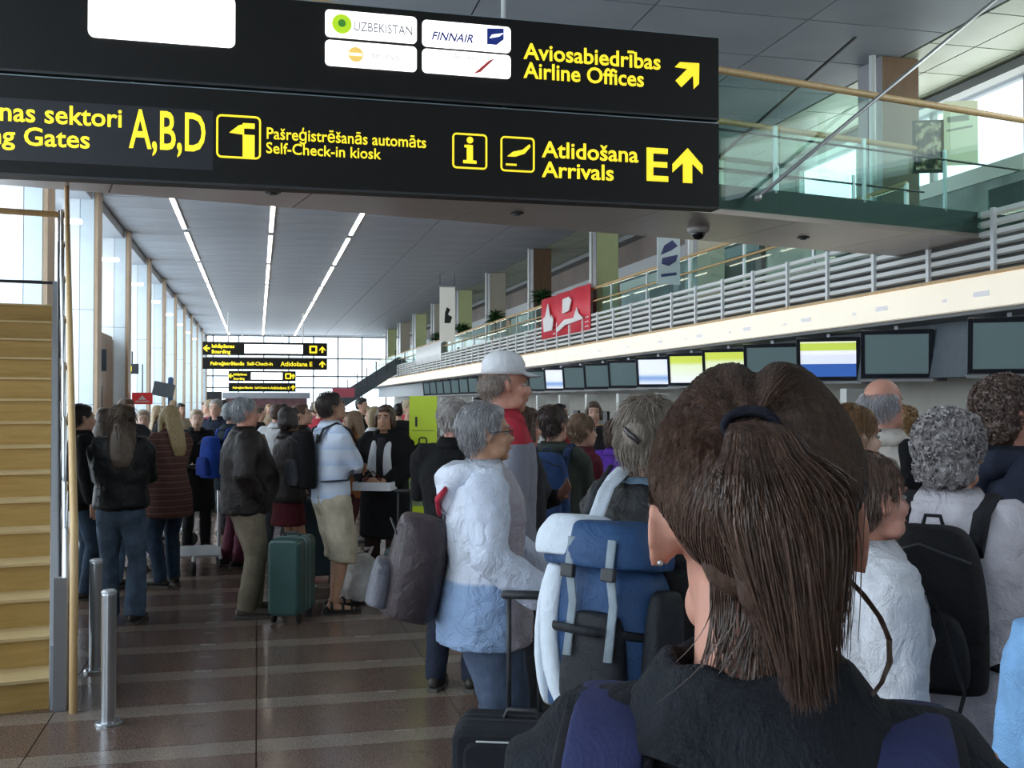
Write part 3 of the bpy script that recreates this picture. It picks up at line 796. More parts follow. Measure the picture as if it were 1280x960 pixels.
# column sign, hanging signs on the window side
M_SIGNB = mat('sign_slate', (.055, .085, .12), .5)
p = at(112, 26.2, 450)
s = thing('wall_sign', 'slate blue sign with yellow letters on the nearest white column', 'sign', p)
MB().box((0, 0, 0), (.80, .08, .55)).obj('panel', M_SIGNB, s, bevel=.01)
MB().box((.0, .25, 0), (.06, .45, .06)).obj('bracket', M_DARK, s)
MB().box((-.08, -.045, .04), (.56, .01, .035)).obj('lettering', mat('letter_dull_yellow', (.35, .35, .12), .5), s); MB().box((-.14, -.045, -.04), (.44, .01, .045)).obj('lettering', M_YEL, s)
p = at(165, 33, 461)
s = thing('wall_sign', 'small black box sign jutting out by the kiosk', 'sign', p)
MB().box((0, 0, 0), (.38, .12, .32)).obj('panel', M_DARK, s); MB().box((0, 0, .35), (.04, .04, .4)).obj('bracket', M_DARK, s)
MB().box((-.06, -.065, .0), (.10, .01, .16)).obj('emblem', M_YEL, s)
p = at(178, 32, 498)
s = thing('wall_sign', 'small red sign with white mark above the heads', 'sign', p)
MB().box((0, 0, 0), (.60, .06, .36)).obj('panel', mat('sign_red', (.75, .05, .06), .5, emit=.15), s)
MB().prism([(-.12, -.04), (.12, -.04), (.0, .1)], -.04, -.03).span((-.2, -.04, -.12), (.2, -.03, -.07)).obj('emblem', MATS['pole_white'], s)
MB().box((0, .0, .6), (.03, .03, .9)).obj('hanger', M_DARK, s)
p = at(207, 28, 489)
s = thing('monitor', 'dark flight monitor tilted on a pole above the crowd', 'monitor', p)
MB().box((-.05, 0, .04), (.55, .07, .38), ry=R(12)).obj('screen', M_BULK, s, bevel=.01); MB().tube([(.12, .1, -2), (.12, .1, .35)], .07, 8).obj('pole', mat('pole_blue', (.10, .18, .32), .5), s)
p = at(268, 36, 496)
s = thing('monitor', 'small dark flight monitor on a post beyond the bearded man', 'monitor', p)
MB().box((0, 0, 0), (.5, .08, .36)).obj('screen', M_DARK, s); MB().tube([(0, .1, -1.8), (0, .1, .1)], .04, 8).obj('pole', M_DARK, s)
# far shops / red panel / grey display by the end
p = at(415, 52)
s = thing('display_stand', 'dark flight display stand with a red banner deep in the hall', 'display', p)
MB().span((-.6, 0, 0), (.6, .3, 1.8)).obj('cabinet', mat('cabinet_grey', (.10, .12, .14), .5), s); MB().span((.0, -.3, 1.9), (1.1, -.2, 2.35)).obj('banner', mat('banner_pinkish', (.50, .10, .14), .6), s)
p = at(338, 72); s = thing('shop_kiosk', 'maroon and blue shop kiosk at the end of the hall', 'kiosk', p)
MB().span((-3, 0, 0), (2.5, 2, 1.9)).obj('body', mat('kiosk_maroon', (.16, .08, .09), .6, var=.4, vs=2), s); MB().span((-3.2, -.1, 1.9), (2.7, 2.1, 2.3)).obj('sign_board', mat('kiosk_grey', (.35, .38, .42), .5), s)
# far staircase at the right of the end glass
p = at(440, 66); s = thing('far_staircase', 'dark steel staircase rising in front of the end glass', 'staircase', p)
MB().tube([(-1.5, 0, 1.2), (3.2, 0, 4.2)], [(.1, .5)] * 2, 6, side=(0, 1, 0)).obj('flight', M_BULK, s)
for i in range(8): MB().tube([(-1.5 + i * .6, -.4, 1.3 + i * .38), (-1.5 + i * .6, -.4, 2.3 + i * .38)], .03, 6).obj('baluster', M_DARK, s)

# banners and plants on the gallery
def banner(px0, px1, ztop, zbot, m, label, X=XG - .06):
    t0, t1 = [math.tan(TH + math.atan((p - 640) / FPX)) for p in (px0, px1)]
    ya, yb = X / t0, X / t1
    b = thing('banner', label, 'banner', (X, (ya + yb) / 2, (ztop + zbot) / 2))
    h = abs(ya - yb)
    g = MB(); n = 18
    vs = []
    for i in range(n + 1):
        y = -h / 2 + h * i / n; w = .03 * math.sin(i * 1.1)
        vs += [(w, y, (ztop - zbot) / 2), (w, y, -(ztop - zbot) / 2), (w + .012, y, (ztop - zbot) / 2), (w + .012, y, -(ztop - zbot) / 2)]
    fs = []
    for i in range(n):
        a = i * 4; c = a + 4
        fs += [(a, c, c + 1, a + 1), (a + 2, a + 3, c + 3, c + 2), (a, a + 2, c + 2, c), (a + 1, c + 1, c + 3, a + 3)]
    g.add(vs, fs); g.obj('cloth', m, b, smooth=True)
    return b, h
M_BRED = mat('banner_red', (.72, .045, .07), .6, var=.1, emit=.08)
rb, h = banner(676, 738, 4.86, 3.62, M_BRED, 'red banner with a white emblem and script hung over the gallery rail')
Wm = mat('banner_white', (.9, .88, .86), .6)
o = MB(); o.M = Matrix.Rotation(R(-90), 4, 'Z')
o.prism([(-1.9, -.42), (-1.0, -.42), (-.85, -.1), (-1.05, .05), (-1.15, -.05), (-1.45, .42), (-1.75, .05), (-2.0, .0)], -.075, -.05).obj('emblem', Wm, rb)
o = MB(); o.M = Matrix.Rotation(R(-90), 4, 'Z')
o.prism([(.1, -.02), (.75, .02), (1.0, .30), (.75, .42), (.15, .40)], -.075, -.05).obj('emblem', Wm, rb)
o = MB(); o.M = Matrix.Rotation(R(-90), 4, 'Z')
o.prism([(-.5, -.40), (.3, -.20), (1.2, -.22), (1.5, .05), (1.65, -.12), (2.1, -.30), (1.2, -.34), (.4, -.36), (-.4, -.52)], -.075, -.05).obj('emblem', Wm, rb)
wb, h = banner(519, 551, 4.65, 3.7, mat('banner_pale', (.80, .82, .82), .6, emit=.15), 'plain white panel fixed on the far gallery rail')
p = at(559, 42, 393)
hb = thing('banner', 'tall white hanging banner with a dark figure by the gallery', 'banner', p)
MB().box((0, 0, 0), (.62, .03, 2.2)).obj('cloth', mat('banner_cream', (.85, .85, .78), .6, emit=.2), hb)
MB().box((0, 0, 1.13), (.68, .05, .05)).obj('rod', M_ALU, hb)
MB().prism([(-.12, -.35), (.12, -.35), (.2, -.1), (.02, .0), (.12, .2), (-.02, .3), (-.1, .05)], -.025, -.015).obj('emblem', M_DARK, hb)
p = at(836, 21.5, 325)
bb = thing('banner', 'white banner with blue writing hanging on the gallery', 'banner', p)
MB().box((0, 0, 0), (.5, .03, 1.0)).obj('cloth', mat('banner_ice', (.62, .70, .74), .6), bb); MB().box((0, 0, .52), (.54, .05, .04)).obj('rod', M_ALU, bb)
INK = mat('ink_blue', (.03, .04, .16), .5)
for r_ in ([(-.18, .10), (-.1, .30), (.08, .42), (.2, .30), (.05, .20)], [(-.16, -.08), (.0, -.12), (.16, -.02), (.2, .12), (.02, .08), (-.14, .04)]): MB().prism(r_, -.022, -.015).obj('emblem', INK, bb)
MB().box((0, -.02, -.30), (.34, .01, .06), ry=R(-8)).obj('emblem', INK, bb)
for x in (-.25, .25): MB().tube([(x, 0, .5), (x, 0, CEIL - bb.location.z)], .008, 6).obj('cord', M_DARK, bb)
for x in (-.3, .3): MB().tube([(x, 0, 1.1), (x, 0, CEIL - hb.location.z)], .01, 6).obj('cord', M_DARK, hb)
# poster and letters beside the bridge (shop front on the gallery)
p = at(1162, 14.6, 182)
po = thing('poster', 'dark framed poster with a pale figure on the gallery wall', 'poster', p, R(-20))
MB().box((0, 0, 0), (.42, .05, .74)).obj('frame', mat('poster_frame', (.02, .05, .03), .5), po)
m, nt, out = _new('poster_print'); b = principled(nt, out, (.1, .1, .1), .4)
nz = noise_tex(nt, coord(nt), 9, 3); nt.links.new(ramp(nt, nz.outputs['Fac'], [(.40, (.01, .03, .02)), (.5, (.12, .14, .05)), (.6, (.75, .7, .45))]), b.inputs['Base Color'])
MB().box((0, -.03, 0), (.34, .01, .66)).obj('print', m, po)
p = at(1203, 14.6, 165)
po = thing('shop_sign', 'pale green shop sign with thin grey lettering beside the poster', 'sign', p, R(-20))
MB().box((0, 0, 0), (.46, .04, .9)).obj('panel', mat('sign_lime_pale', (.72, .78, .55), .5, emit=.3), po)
MB().box((-.04, -.022, .2), (.30, .006, .08), ry=R(-6)).box((-.02, -.022, .06), (.36, .006, .03), ry=R(-10)).obj('lettering', mat('ink_grey', (.42, .46, .34), .5), po)
def plant(px, ytop, s, label):
    t_ = math.tan(TH + math.atan((px - 640) / FPX)); X = 8.96; Y = X / t_ - .55
    zc = X * math.sin(TH) + Y * math.cos(TH); H = EYE + (HOR - ytop) / FPX * zc - 3.74
    t = thing('potted_plant', label, 'plant', (X, Y, 3.74), 0, 'green plants on the gallery')
    MB().lathe([(.14, 0), (.20, .40), (.17, .40), (.16, .36)], 14).obj('pot', mat('pot_brown', (.25, .12, .06), .7), t)
    MB().tube([(0, 0, .35), (.02, 0, H - s * 1.2)], .03, 8).obj('stem', mat('stem_brown', (.12, .08, .05), .8), t)
    g = MB(); rnd = random.Random(px)
    for i in range(110):
        a = rnd.uniform(0, 6.28); e = rnd.uniform(-.5, 1.4); L = s * rnd.uniform(.5, 1.0); c = Vector((.02, 0, H - s * 1.05))
        d = Vector((math.cos(a) * math.cos(e), math.sin(a) * math.cos(e), math.sin(e)))
        q = d * L; q2 = q + Vector((d.x, d.y, -.4)) * L * .4
        w = Vector((-d.y, d.x, 0)) * .10 * s * 1.5
        g.add([c, c + q * .6 + w, c + q * .6 - w, c + q2, c + q * .6 + Vector((0, 0, .02))], [(0, 1, 4), (0, 4, 2), (1, 3, 4), (4, 3, 2)])
    g.obj('foliage', mat('leaf_green', (.04, .12, .03), .6, var=.4, vs=3), t)
plant(672, 352, .50, 'largest green plant on the gallery, beside the red banner'); plant(615, 381, .5, 'green plant second from the red banner on the gallery')
plant(574, 397, .5, 'green plant just beyond the tall white banner'); plant(543, 410, .5, 'smallest farthest green plant on the gallery')

# lime green standing poster
p = at(529, 9.3)
lp = thing('info_stand', 'lime green standing board with a black bag icon and figure one', 'sign', p, R(-14))
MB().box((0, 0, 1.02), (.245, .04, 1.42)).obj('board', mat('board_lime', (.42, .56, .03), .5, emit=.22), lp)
MB().box((0, .03, .15), (.3, .3, .03)).obj('foot', M_ALU, lp); MB().box((0, .05, .3), (.04, .04, .6)).obj('pole', M_ALU, lp)
MD = mat('board_ink', (.01, .015, .03), .5)
letters('lettering', '1', .12, MD, (-.09, -.024, 1.46), lp, bold=.003)
MB().span((-.1, -.024, 1.42), (.1, -.02, 1.424)).obj('rule', MD, lp)
MB().prism([(-.10, 1.18), (.10, 1.18), (.085, 1.28), (.04, 1.31), (-.04, 1.31), (-.085, 1.28)], -.03, -.02).obj('emblem', MD, lp)
frame_prism(MB(), 0, 1.325, .08, .08, .03, .012, -.03, -.02).obj('emblem', MD, lp)
MB().box((0, -.032, 1.245), (.12, .004, .016)).box((0, -.032, 1.212), (.16, .004, .02)).obj('lettering', mat('ink_white', (.8, .8, .8), .5), lp)
MB().prism([(-.12, .75), (.12, .75), (.12, .98), (-.12, .98)], -.024, -.02).obj('lower_panel', mat('board_pale', (.6, .72, .4), .5), lp)
# ================================================================== people
def lerp(a, b, t): return a + (b - a) * t
SKINS = {'fair': (.62, .36, .26), 'rosy': (.60, .29, .21), 'tan': (.50, .27, .17), 'pale': (.68, .44, .34)}
def skin(k):
    nm = 'skin_' + k
    if nm in MATS: return MATS[nm]
    m, nt, out = _new(nm); b = principled(nt, out, SKINS[k], .5, 0, .4)
    n = noise_tex(nt, coord(nt), 14, 4); nt.links.new(ramp(nt, n.outputs['Fac'], [(.3, sc(SKINS[k], .88)), (.7, sc(SKINS[k], 1.08))]), b.inputs['Base Color'])
    b.inputs['Subsurface Weight'].default_value = .12; b.inputs['Subsurface Radius'].default_value = (.02, .008, .004); b.inputs['Subsurface Scale'].default_value = .6
    MATS[nm] = m; return m
PROF = [(.80, .155, .115), (.90, .168, .122), (.98, .158, .115), (1.08, .138, .102), (1.20, .152, .112), (1.32, .168, .112), (1.40, .165, .098), (1.45, .105, .078), (1.49, .062, .062)]
PROFM = [(.80, .150, .115), (.90, .160, .120), (.98, .155, .118), (1.08, .152, .115), (1.20, .165, .120), (1.32, .182, .120), (1.40, .175, .102), (1.45, .110, .080), (1.49, .064, .066)]
def prof(z, P):
    if z <= P[0][0]: return P[0][1], P[0][2]
    for a, b in zip(P, P[1:]):
        if z <= b[0]:
            t = (z - a[0]) / (b[0] - a[0]); return lerp(a[1], b[1], t), lerp(a[2], b[2], t)
    return P[-1][1], P[-1][2]
def ik(S, T, l1, l2, pole):
    S, T, pole = Vector(S), Vector(T), Vector(pole)
    d = T - S; L = d.length; mx = (l1 + l2) * .995
    if L > mx: T = S + d.normalized() * mx; d = T - S; L = mx
    u = d.normalized(); a = (l1 * l1 - l2 * l2 + L * L) / (2 * L); h = math.sqrt(max(l1 * l1 - a * a, 1e-6))
    p = pole - u * pole.dot(u)
    if p.length < 1e-4: p = Vector((0, 1, 0))
    return S + u * a + p.normalized() * h, T
ARMS = {  # hand target (for the arm on +x), elbow pole, finger direction, palm normal, curl
    'hang': ((.27, .05, .80), (.3, -1, 0), (.05, .15, -1), (-1, 0, 0), .35),
    'crossed': ((-.06, .23, 1.13), (1, .1, -.6), (-1, .05, .12), (0, -1, -.1), .3),
    'hold': ((.09, .30, 1.04), (1, -.6, -1), (-.5, .8, .1), (-.6, -.1, .8), .9),
    'pocket': ((.165, .085, .965), (.9, -1, 0), (-.3, .3, -.8), (-1, 0, 0), .4),
    'grip': ((.22, .30, .98), (.4, -1, -.2), (.0, .5, -1), (-.6, -.6, 0), 1.3),
    'chest': ((.02, .24, 1.22), (1, -.2, -.8), (-.6, .3, .6), (-.3, -.8, 0), .7),
    'hip': ((.20, .02, 1.0), (1, -.4, 0), (-.3, .7, -.7), (-1, 0, 0), .4),
}
def hand(mb, W, d, nrm, curl, sgn, s=1.0):
    d = Vector(d).normalized(); n = Vector(nrm); n = (n - d * n.dot(d)).normalized(); a = d.cross(n).normalized()  # across
    W = Vector(W)
    # thumb side: towards the front/inside of the body
    thumb = a if a.y > 0 or abs(a.y) < .2 and a.x * sgn < 0 else -a
    K = W + d * .085 * s
    mb.tube([W - d * .01, W + d * .03 * s, K], [(.024 * s, .018 * s), (.036 * s, .016 * s), (.040 * s, .014 * s)], 10, side=a)
    for i, (off, L) in enumerate(((-.031, .058), (-.011, .072), (.010, .078), (.030, .070))):
        p = K + thumb * off * s - d * .008 * s; dd = d.copy(); pts = [p]; rr = [.0092 * s]
        for j, f in enumerate((.42, .33, .25)):
            ang = curl * (.45 + .35 * j) + i * .04
            v = (d * math.cos(ang) + n * math.sin(ang)).normalized()
            p = p + v * L * f * s * 1.15; pts.append(p); rr.append((.0088 - .0010 * j) * s)
        mb.tube(pts, rr, 8, side=a)
    p = W + d * .028 * s + thumb * .030 * s
    v = (d * .65 + thumb * .75 + n * .25).normalized(); v2 = (d * .95 + thumb * .15 + n * .35 * (.5 + curl)).normalized()
    mb.tube([p - v * .01, p + v * .035 * s, p + v * .035 * s + v2 * .034 * s], [.012 * s, .0105 * s, .009 * s], 8, side=n)

def strands(mb, H, n, length, flow, shell, spread=.006, rad=.0011, seg=4, seed=1, region=None, lift=.004, wave=0):
    """short hair strands lying over a cap ellipsoid: shell=(centre, radii); flow(p)->direction"""
    rnd = random.Random(seed); c, r = Vector(shell[0]), shell[1]
    sh = mb.shade if mb.shade is not None else []
    k = 0; guard = 0
    while k < n and guard < n * 12:
        guard += 1
        v = Vector((rnd.gauss(0, 1), rnd.gauss(0, 1), rnd.gauss(0, 1))).normalized()
        p = c + Vector((v.x * r[0], v.y * r[1], v.z * r[2]))
        if region and not region(p): continue
        nn = Vector((v.x / r[0], v.y / r[1], v.z / r[2])).normalized()
        L = length * rnd.uniform(.7, 1.2); pts = [p + nn * rnd.uniform(0, lift)]
        ph = rnd.uniform(0, 6.28); tw = Vector((rnd.uniform(-1, 1), rnd.uniform(-1, 1), rnd.uniform(-1, 1))) * .25
        for j in range(seg):
            q = pts[-1]; e = Vector(((q.x - c.x) / r[0], (q.y - c.y) / r[1], (q.z - c.z) / r[2]))
            nn = Vector((e.x / r[0], e.y / r[1], e.z / r[2])).normalized()
            f = Vector(flow(q)) + tw
            if wave: 
                ph += 1.9; s_ = f.cross(nn); f = f + s_ * wave * math.sin(ph) + nn * wave * .6 * math.cos(ph)
            f = f - nn * f.dot(nn) * (.75 if not wave else .3)
            if f.length < 1e-4: f = nn
            q2 = q + f.normalized() * L / seg
            e = Vector(((q2.x - c.x) / r[0], (q2.y - c.y) / r[1], (q2.z - c.z) / r[2])).length
            if e < 1.0 and q2.z > c.z - .03: q2 = c + (q2 - c) / max(e, .3)
            pts.append(q2 + nn * (lift * .4))
        strand(mb, [H @ q for q in pts], rad, rnd.uniform(-.28, .28)); k += 1
def strand(mb, pts, rad, shade):
    if mb.shade is None: mb.shade = []
    o = len(mb.v); m = len(pts)
    for i, p in enumerate(pts):
        t = (pts[min(i + 1, m - 1)] - pts[max(i - 1, 0)])
        s = t.cross(Vector((.31, .2, .93)));
        if s.length < 1e-7: s = Vector((1, 0, 0))
        s.normalize(); u = t.cross(s); u.normalize()
        r = rad * (1 - .75 * (i / (m - 1)) ** 2)
        for a in range(3):
            q = p + s * (r * math.cos(a * 2.094)) + u * (r * math.sin(a * 2.094)); mb.v.append((q.x, q.y, q.z)); mb.shade.append(shade)
    for i in range(m - 1):
        for a in range(3):
            b = (a + 1) % 3; mb.f.append((o + i * 3 + a, o + i * 3 + b, o + i * 3 + 3 + b, o + i * 3 + 3 + a)); mb.mi.append(0)

class P: pass
def person(px, zc, ang, label, H=1.70, man=False, g=1.0, sk='fair', hair=('short', (.2, .12, .07)), top=None, bottom=None, shoes=(.03, .025, .02),
           arms=('hang', 'hang'), feet=None, head=(0, 0), belly=0, res=None, shoulders=1.0, eyes=True, group=None, zoff=0, glasses=None, lean=0, loc=None, brows=None):
    res = res or (.0075 if zc < 3.6 else .010 if zc < 7 else .013 if zc < 11 else .02)
    s = H / 1.75; PF = PROFM if man else PROF
    hw = .19 * shoulders if man else .168 * shoulders
    p0 = loc if loc is not None else at(px, zc)
    root = thing('person', label, 'person', (p0.x, p0.y, 0), heading(px, ang), group)
    S4 = Matrix.Diagonal((s, s, s, 1))
    o = P(); o.root = root; o.s = s; o.M = Matrix.Translation(root.location) @ Matrix.Rotation(root.rotation_euler.z, 4, 'Z')
    def up(p):  # lean of the upper body
        p = Vector(p); k = max(0, p.z - .95); return Vector((p.x, p.y + lean * k, p.z))
    # head frame
    HM = S4 @ Matrix.Translation(up((0, .012, 1.618))) @ Euler((R(-head[1]), 0, R(-head[0])), 'ZYX').to_matrix().to_4x4()
    o.HM = HM
    b = MB(); b.M = HM
    b.ell((0, -.015, .030), (.075, .096, .086), n=20, m=13).ell((0, .018, -.035), (.063, .073, .080), n=18, m=12)
    b.ell((0, .062, -.095), (.026, .024, .019)).ell((-.04, .035, -.075), (.026, .035, .028)).ell((.04, .035, -.075), (.026, .035, .028))
    b.tube([(0, .080, .012), (0, .094, -.012), (0, .104, -.030)], [.009, .011, .0135], 10)
    b.ell((.012, .092, -.033), (.008, .010, .007)).ell((-.012, .092, -.033), (.008, .010, .007))
    b.ell((0, .073, .028), (.052, .017, .012)).ell((0, .086, -.056), (.023, .009, .006)).ell((0, .084, -.066), (.019, .010, .006))
    b.ell((-.036, .060, -.028), (.024, .022, .022)).ell((.036, .060, -.028), (.024, .022, .022))
    for q in (-1, 1):
        b.ell((q * .082, -.014, -.006), (.008, .019, .032), (R(12), R(q * 12), R(q * -24)), 12, 9).ell((q * .075, -.002, -.014), (.011, .010, .016))
        if zc < 3.6:
            ep = [(q * (.085 + .006 * math.cos(a)), .014 + .018 * math.cos(a), -.005 + .032 * math.sin(a)) for a in [R(-70 + 28 * i) for i in range(9)]]
            b.tube([(x, -y, z) for x, y, z in ep], .0045, 8)
    b.M = S4
    nb = up((0, -.012, 1.44)); nt_ = up((0, .0, 1.60))
    b.tube([nb, up((0, -.008, 1.50)), nt_], [(.070, .066), (.056, .058), (.052, .056)] if man else [(.062, .058), (.054 if zc < 1 else .048, .052), (.052 if zc < 1 else .047, .054)], 14)
    # torso
    zs = [.90, .96, 1.04, 1.12, 1.20, 1.28, 1.35, 1.41, 1.45, 1.49]
    def ring(z, e=0, eb=0):
        rx, ry = prof(z, PF); k = math.exp(-((z - 1.08) / .14) ** 2) * belly
        return (rx * g * (shoulders if z > 1.2 else 1) + e, ry * g + e + k * .5 + eb), up((0, k * .5, z))
    o.ring = ring
    b.tube([ring(z)[1] for z in zs], [ring(z, -.016 if z < 1.42 else 0)[0] for z in zs], 16)
    if not man:
        for q in (-1, 1): b.ell(up((q * .070, .070 * g, 1.265)), (.050, .040, .050))
    # arms
    J = {}
    for side, a in ((-1, arms[0]), (1, arms[1])):
        spec = ARMS[a] if isinstance(a, str) else a
        T = spec[0]; T = up((T[0] * side, T[1] + (belly * .5 if a in ('crossed', 'chest') else 0), T[2])) if spec[0][2] > 1.0 or True else T
        pole = (spec[1][0] * side, spec[1][1], spec[1][2])
        S_ = up((side * hw, -.01, 1.405)); E, W = ik(S_, T, .285, .255, pole)
        d = Vector((spec[2][0] * side, spec[2][1], spec[2][2])); n = Vector((spec[3][0] * side, spec[3][1], spec[3][2]))
        J[side] = (S_, E, W, d, n, spec[4])
        b.tube([up((side * hw * .55, -.01, 1.40)), S_, S_.lerp(E, .35), E, E.lerp(W, .3), W], [.050, .054, .047 * g, .038, .040, .026], 12)
        hand(b, W, d, n, spec[4], side)
    o.J = J
    # legs
    feet = feet or ((-.11, .0, 0), (.11, .02, 0))
    K = {}
    for i, side in enumerate((-1, 1)):
        fx, fy = feet[i][0], feet[i][1]; A = Vector((fx, fy, .085)); Hp = Vector((side * .088, 0, .90))
        tx = math.sin(R(feet[i][2])) ; pole = Vector((tx, 1, 0)); k_, A = ik(Hp, A, .42, .41, pole)
        K[side] = (Hp, k_, A, feet[i][2])
        b.tube([Hp + Vector((0, 0, .03)), Hp.lerp(k_, .3), k_, k_.lerp(A, .3), A], [.070 * g, .068 * g, .053, .054, .038], 12)
        fd = Vector((math.sin(R(feet[i][2])), math.cos(R(feet[i][2])), 0)); sd = Vector((fd.y, -fd.x, 0))
        b.tube([A + Vector((0, 0, -.03)) - fd * .045, A + fd * .05 + Vector((0, 0, -.045)), A + fd * .16 + Vector((0, 0, -.062))], [(.030, .032), (.036, .028), (.034, .018)], 10, side=sd)
    o.K = K
    body = b.obj('body', skin(sk), root, voxel=res * s, sm=2, deci=.35 if res < .018 else 0)
    # clothing ------------------------------------------------------------
    def garment_top(name, m, hem=.86, ease=.02, sleeve=1.0, flare=.0, collar=True, hood=False, puff=0, neck=1.475, folds=.016, vx=None, cuff=.0, sleeve_m=None):
        q = MB(); q.M = S4
        zz = [z for z in [hem, hem + .04, .7, .8, .88, .96, 1.04, 1.12, 1.20, 1.28, 1.35, 1.40, 1.44] if z >= hem] + [neck]
        zz = sorted(set(zz)); pts = []; rr = []
        for z in zz:
            (a_, b_), c_ = ring(z, ease * (1 if z < 1.40 else .6)); k = max(0, (1.1 - z)) * flare
            if z < .88: c_ = Vector((0, 0, z))
            pts.append(c_); rr.append((a_ + k + puff * (.7 if z < 1.3 else .3), b_ + k * .8 + puff))
        q.tube(pts, rr, 20, dome=.12)
        if not man:
            for w in (-1, 1): q.ell(up((w * .070, .088 * g, 1.265)), (.062 + ease * .5, .046 + ease * .6, .06))
        for side in (-1, 1):
            S_, E, W, d, n, cu_ = J[side]
            e = ease * .75 + puff * .6
            q.tube([up((side * .05, -.015, 1.42)), up((side * hw * .6, -.012, 1.418)), S_], [.050 + e * .6, .052 + e * .8, .056 + e], 14)
            if sleeve_m is not None:
                w_ = MB(); w_.M = S4
                w_.tube([up((side * hw * .75, -.012, 1.41)), S_, S_.lerp(E, .4), E, E.lerp(W, .4), W], [.052 + e, .060 + e, .054 * g + e, .048 + e, .046 + e, .038 + e + cuff], 14, dome=.15)
                w_.obj('sleeve', sleeve_m, root, voxel=(vx or max(.011, res * 1.35)) * s, sm=3, disp=folds * s, dscale=.06, deci=.45)
            elif sleeve > .9:
                We = W - (W - E).normalized() * .0
                q.tube([S_, S_.lerp(E, .4), E, E.lerp(W, .4), We], [.056 + e, .052 * g + e, .044 + e, .042 + e, .034 + e * .8 + cuff], 14, dome=.15)
            else:
                X = S_.lerp(E, min(1, sleeve * 2)); q.tube([S_, X], [.056 + e, .050 + e * 1.2], 14, dome=.15)
        t = q.obj(name, m, root, voxel=(vx or max(.011, res * 1.35)) * s, sm=4, disp=folds * s, dscale=.09, deci=.45 if res < .018 else 0)
        if collar:
            q = MB(); q.M = S4; c = up((0, -.010, 1.455)); c2 = up((0, -.008, 1.505))
            vs = []
            n_ = 22
            for lay, (r_, z_) in enumerate(((.068 + ease * .5, 1.455), (.062 + ease * .5, 1.515), (.088 + ease * .5, 1.475), (.094 + ease * .5, 1.445))):
                for i in range(n_ + 1):
                    a = R(115) + R(310) * i / n_; c_ = up((0, -.006, z_ ))
                    vs.append((c_.x + r_ * math.cos(a) * 1.05, c_.y + r_ * math.sin(a) * .95, z_))
            fs = [(l * (n_ + 1) + i, l * (n_ + 1) + i + 1, (l + 1) * (n_ + 1) + i + 1, (l + 1) * (n_ + 1) + i) for l in range(3) for i in range(n_)]
            q.add(vs, fs); cl = q.obj('collar', m, root, smooth=True)
            md = cl.modifiers.new('thickness', 'SOLIDIFY'); md.thickness = .006; md.offset = 0
        if hood:
            q = MB(); q.M = S4
            q.tube([up((-.12, -.02, 1.47)), up((-.10, -.10, 1.46)), up((0, -.155, 1.43)), up((.10, -.10, 1.46)), up((.12, -.02, 1.47))], [.035, .05, .06, .05, .035], 12, side=(0, 0, 1))
            q.ell(up((0, -.15, 1.38)), (.10, .05, .10))
            q.obj('hood', hood if not isinstance(hood, bool) else m, root, voxel=.012 * s, sm=4, disp=.012, dscale=.06, deci=.5)
        return t
    o.garment_top = garment_top
    if top:
        t = dict(top); m = t.pop('m'); nm = t.pop('name', 'shirt'); front = t.pop('front', None)
        garment_top(nm, m, **t)
        if front is not None:   # what shows between the open fronts
            q = MB(); q.M = S4; e = t.get('ease', .02)
            pts = []; rr = []
            for z in (t.get('hem', .86) + .06, 1.0, 1.1, 1.2, 1.3, 1.38, 1.44):
                (a_, b_), c_ = ring(z, e); pts.append(c_ + Vector((0, b_ - .028 + (.02 if not man and 1.2 <= z <= 1.3 else 0) + t.get('puff', 0), 0))); rr.append((.055 if z < 1.3 else .04, .034))
            q.tube(pts, rr, 12, dome=.2); q.obj('front_panel', front, root, smooth=True)
    bt = dict(bottom or {}); m = bt.pop('m', None); kind = bt.pop('kind', 'trousers')
    if m is not None:
        q = MB(); q.M = S4; e = bt.get('ease', .014)
        zz = [.83, .90, .97, 1.03]
        q.tube([ring(z)[1] for z in zz], [ring(z, e * .5 + .006)[0] for z in zz], 16)
        if kind == 'skirt':
            hz = bt.get('hem', .5); fl = bt.get('flare', .03)
            q.tube([(0, 0, hz), (0, 0, .7), (0, 0, .88)], [(.17 * g + fl, .14 * g + fl), (.175 * g + fl * .6, .14 * g + fl * .5), (.17 * g, .13 * g)], 20, dome=.05)
        else:
            for side in (-1, 1):
                Hp, k_, A, _ = K[side]; fl = bt.get('flare', 0)
                A2 = A + Vector((0, -.005, -.03))
                if kind == 'shorts':
                    X = k_.lerp(A, .22); q.tube([Hp, Hp.lerp(k_, .4), k_, X], [.092 * g + e, .088 * g + e, .078 + e, .076 + e], 14, dome=.1)
                else:
                    q.tube([Hp, Hp.lerp(k_, .35), k_, k_.lerp(A2, .4), A2], [.090 * g + e, .084 * g + e, .060 + e, .058 + e + fl * .4, .050 + e + fl], 14, dome=.1)
        q.obj({'shorts': 'shorts', 'skirt': 'skirt'}.get(kind, 'trousers'), m, root, voxel=max(.012, res * 1.35) * s, sm=3, disp=.014, dscale=.07, deci=.45 if res < .018 else 0)
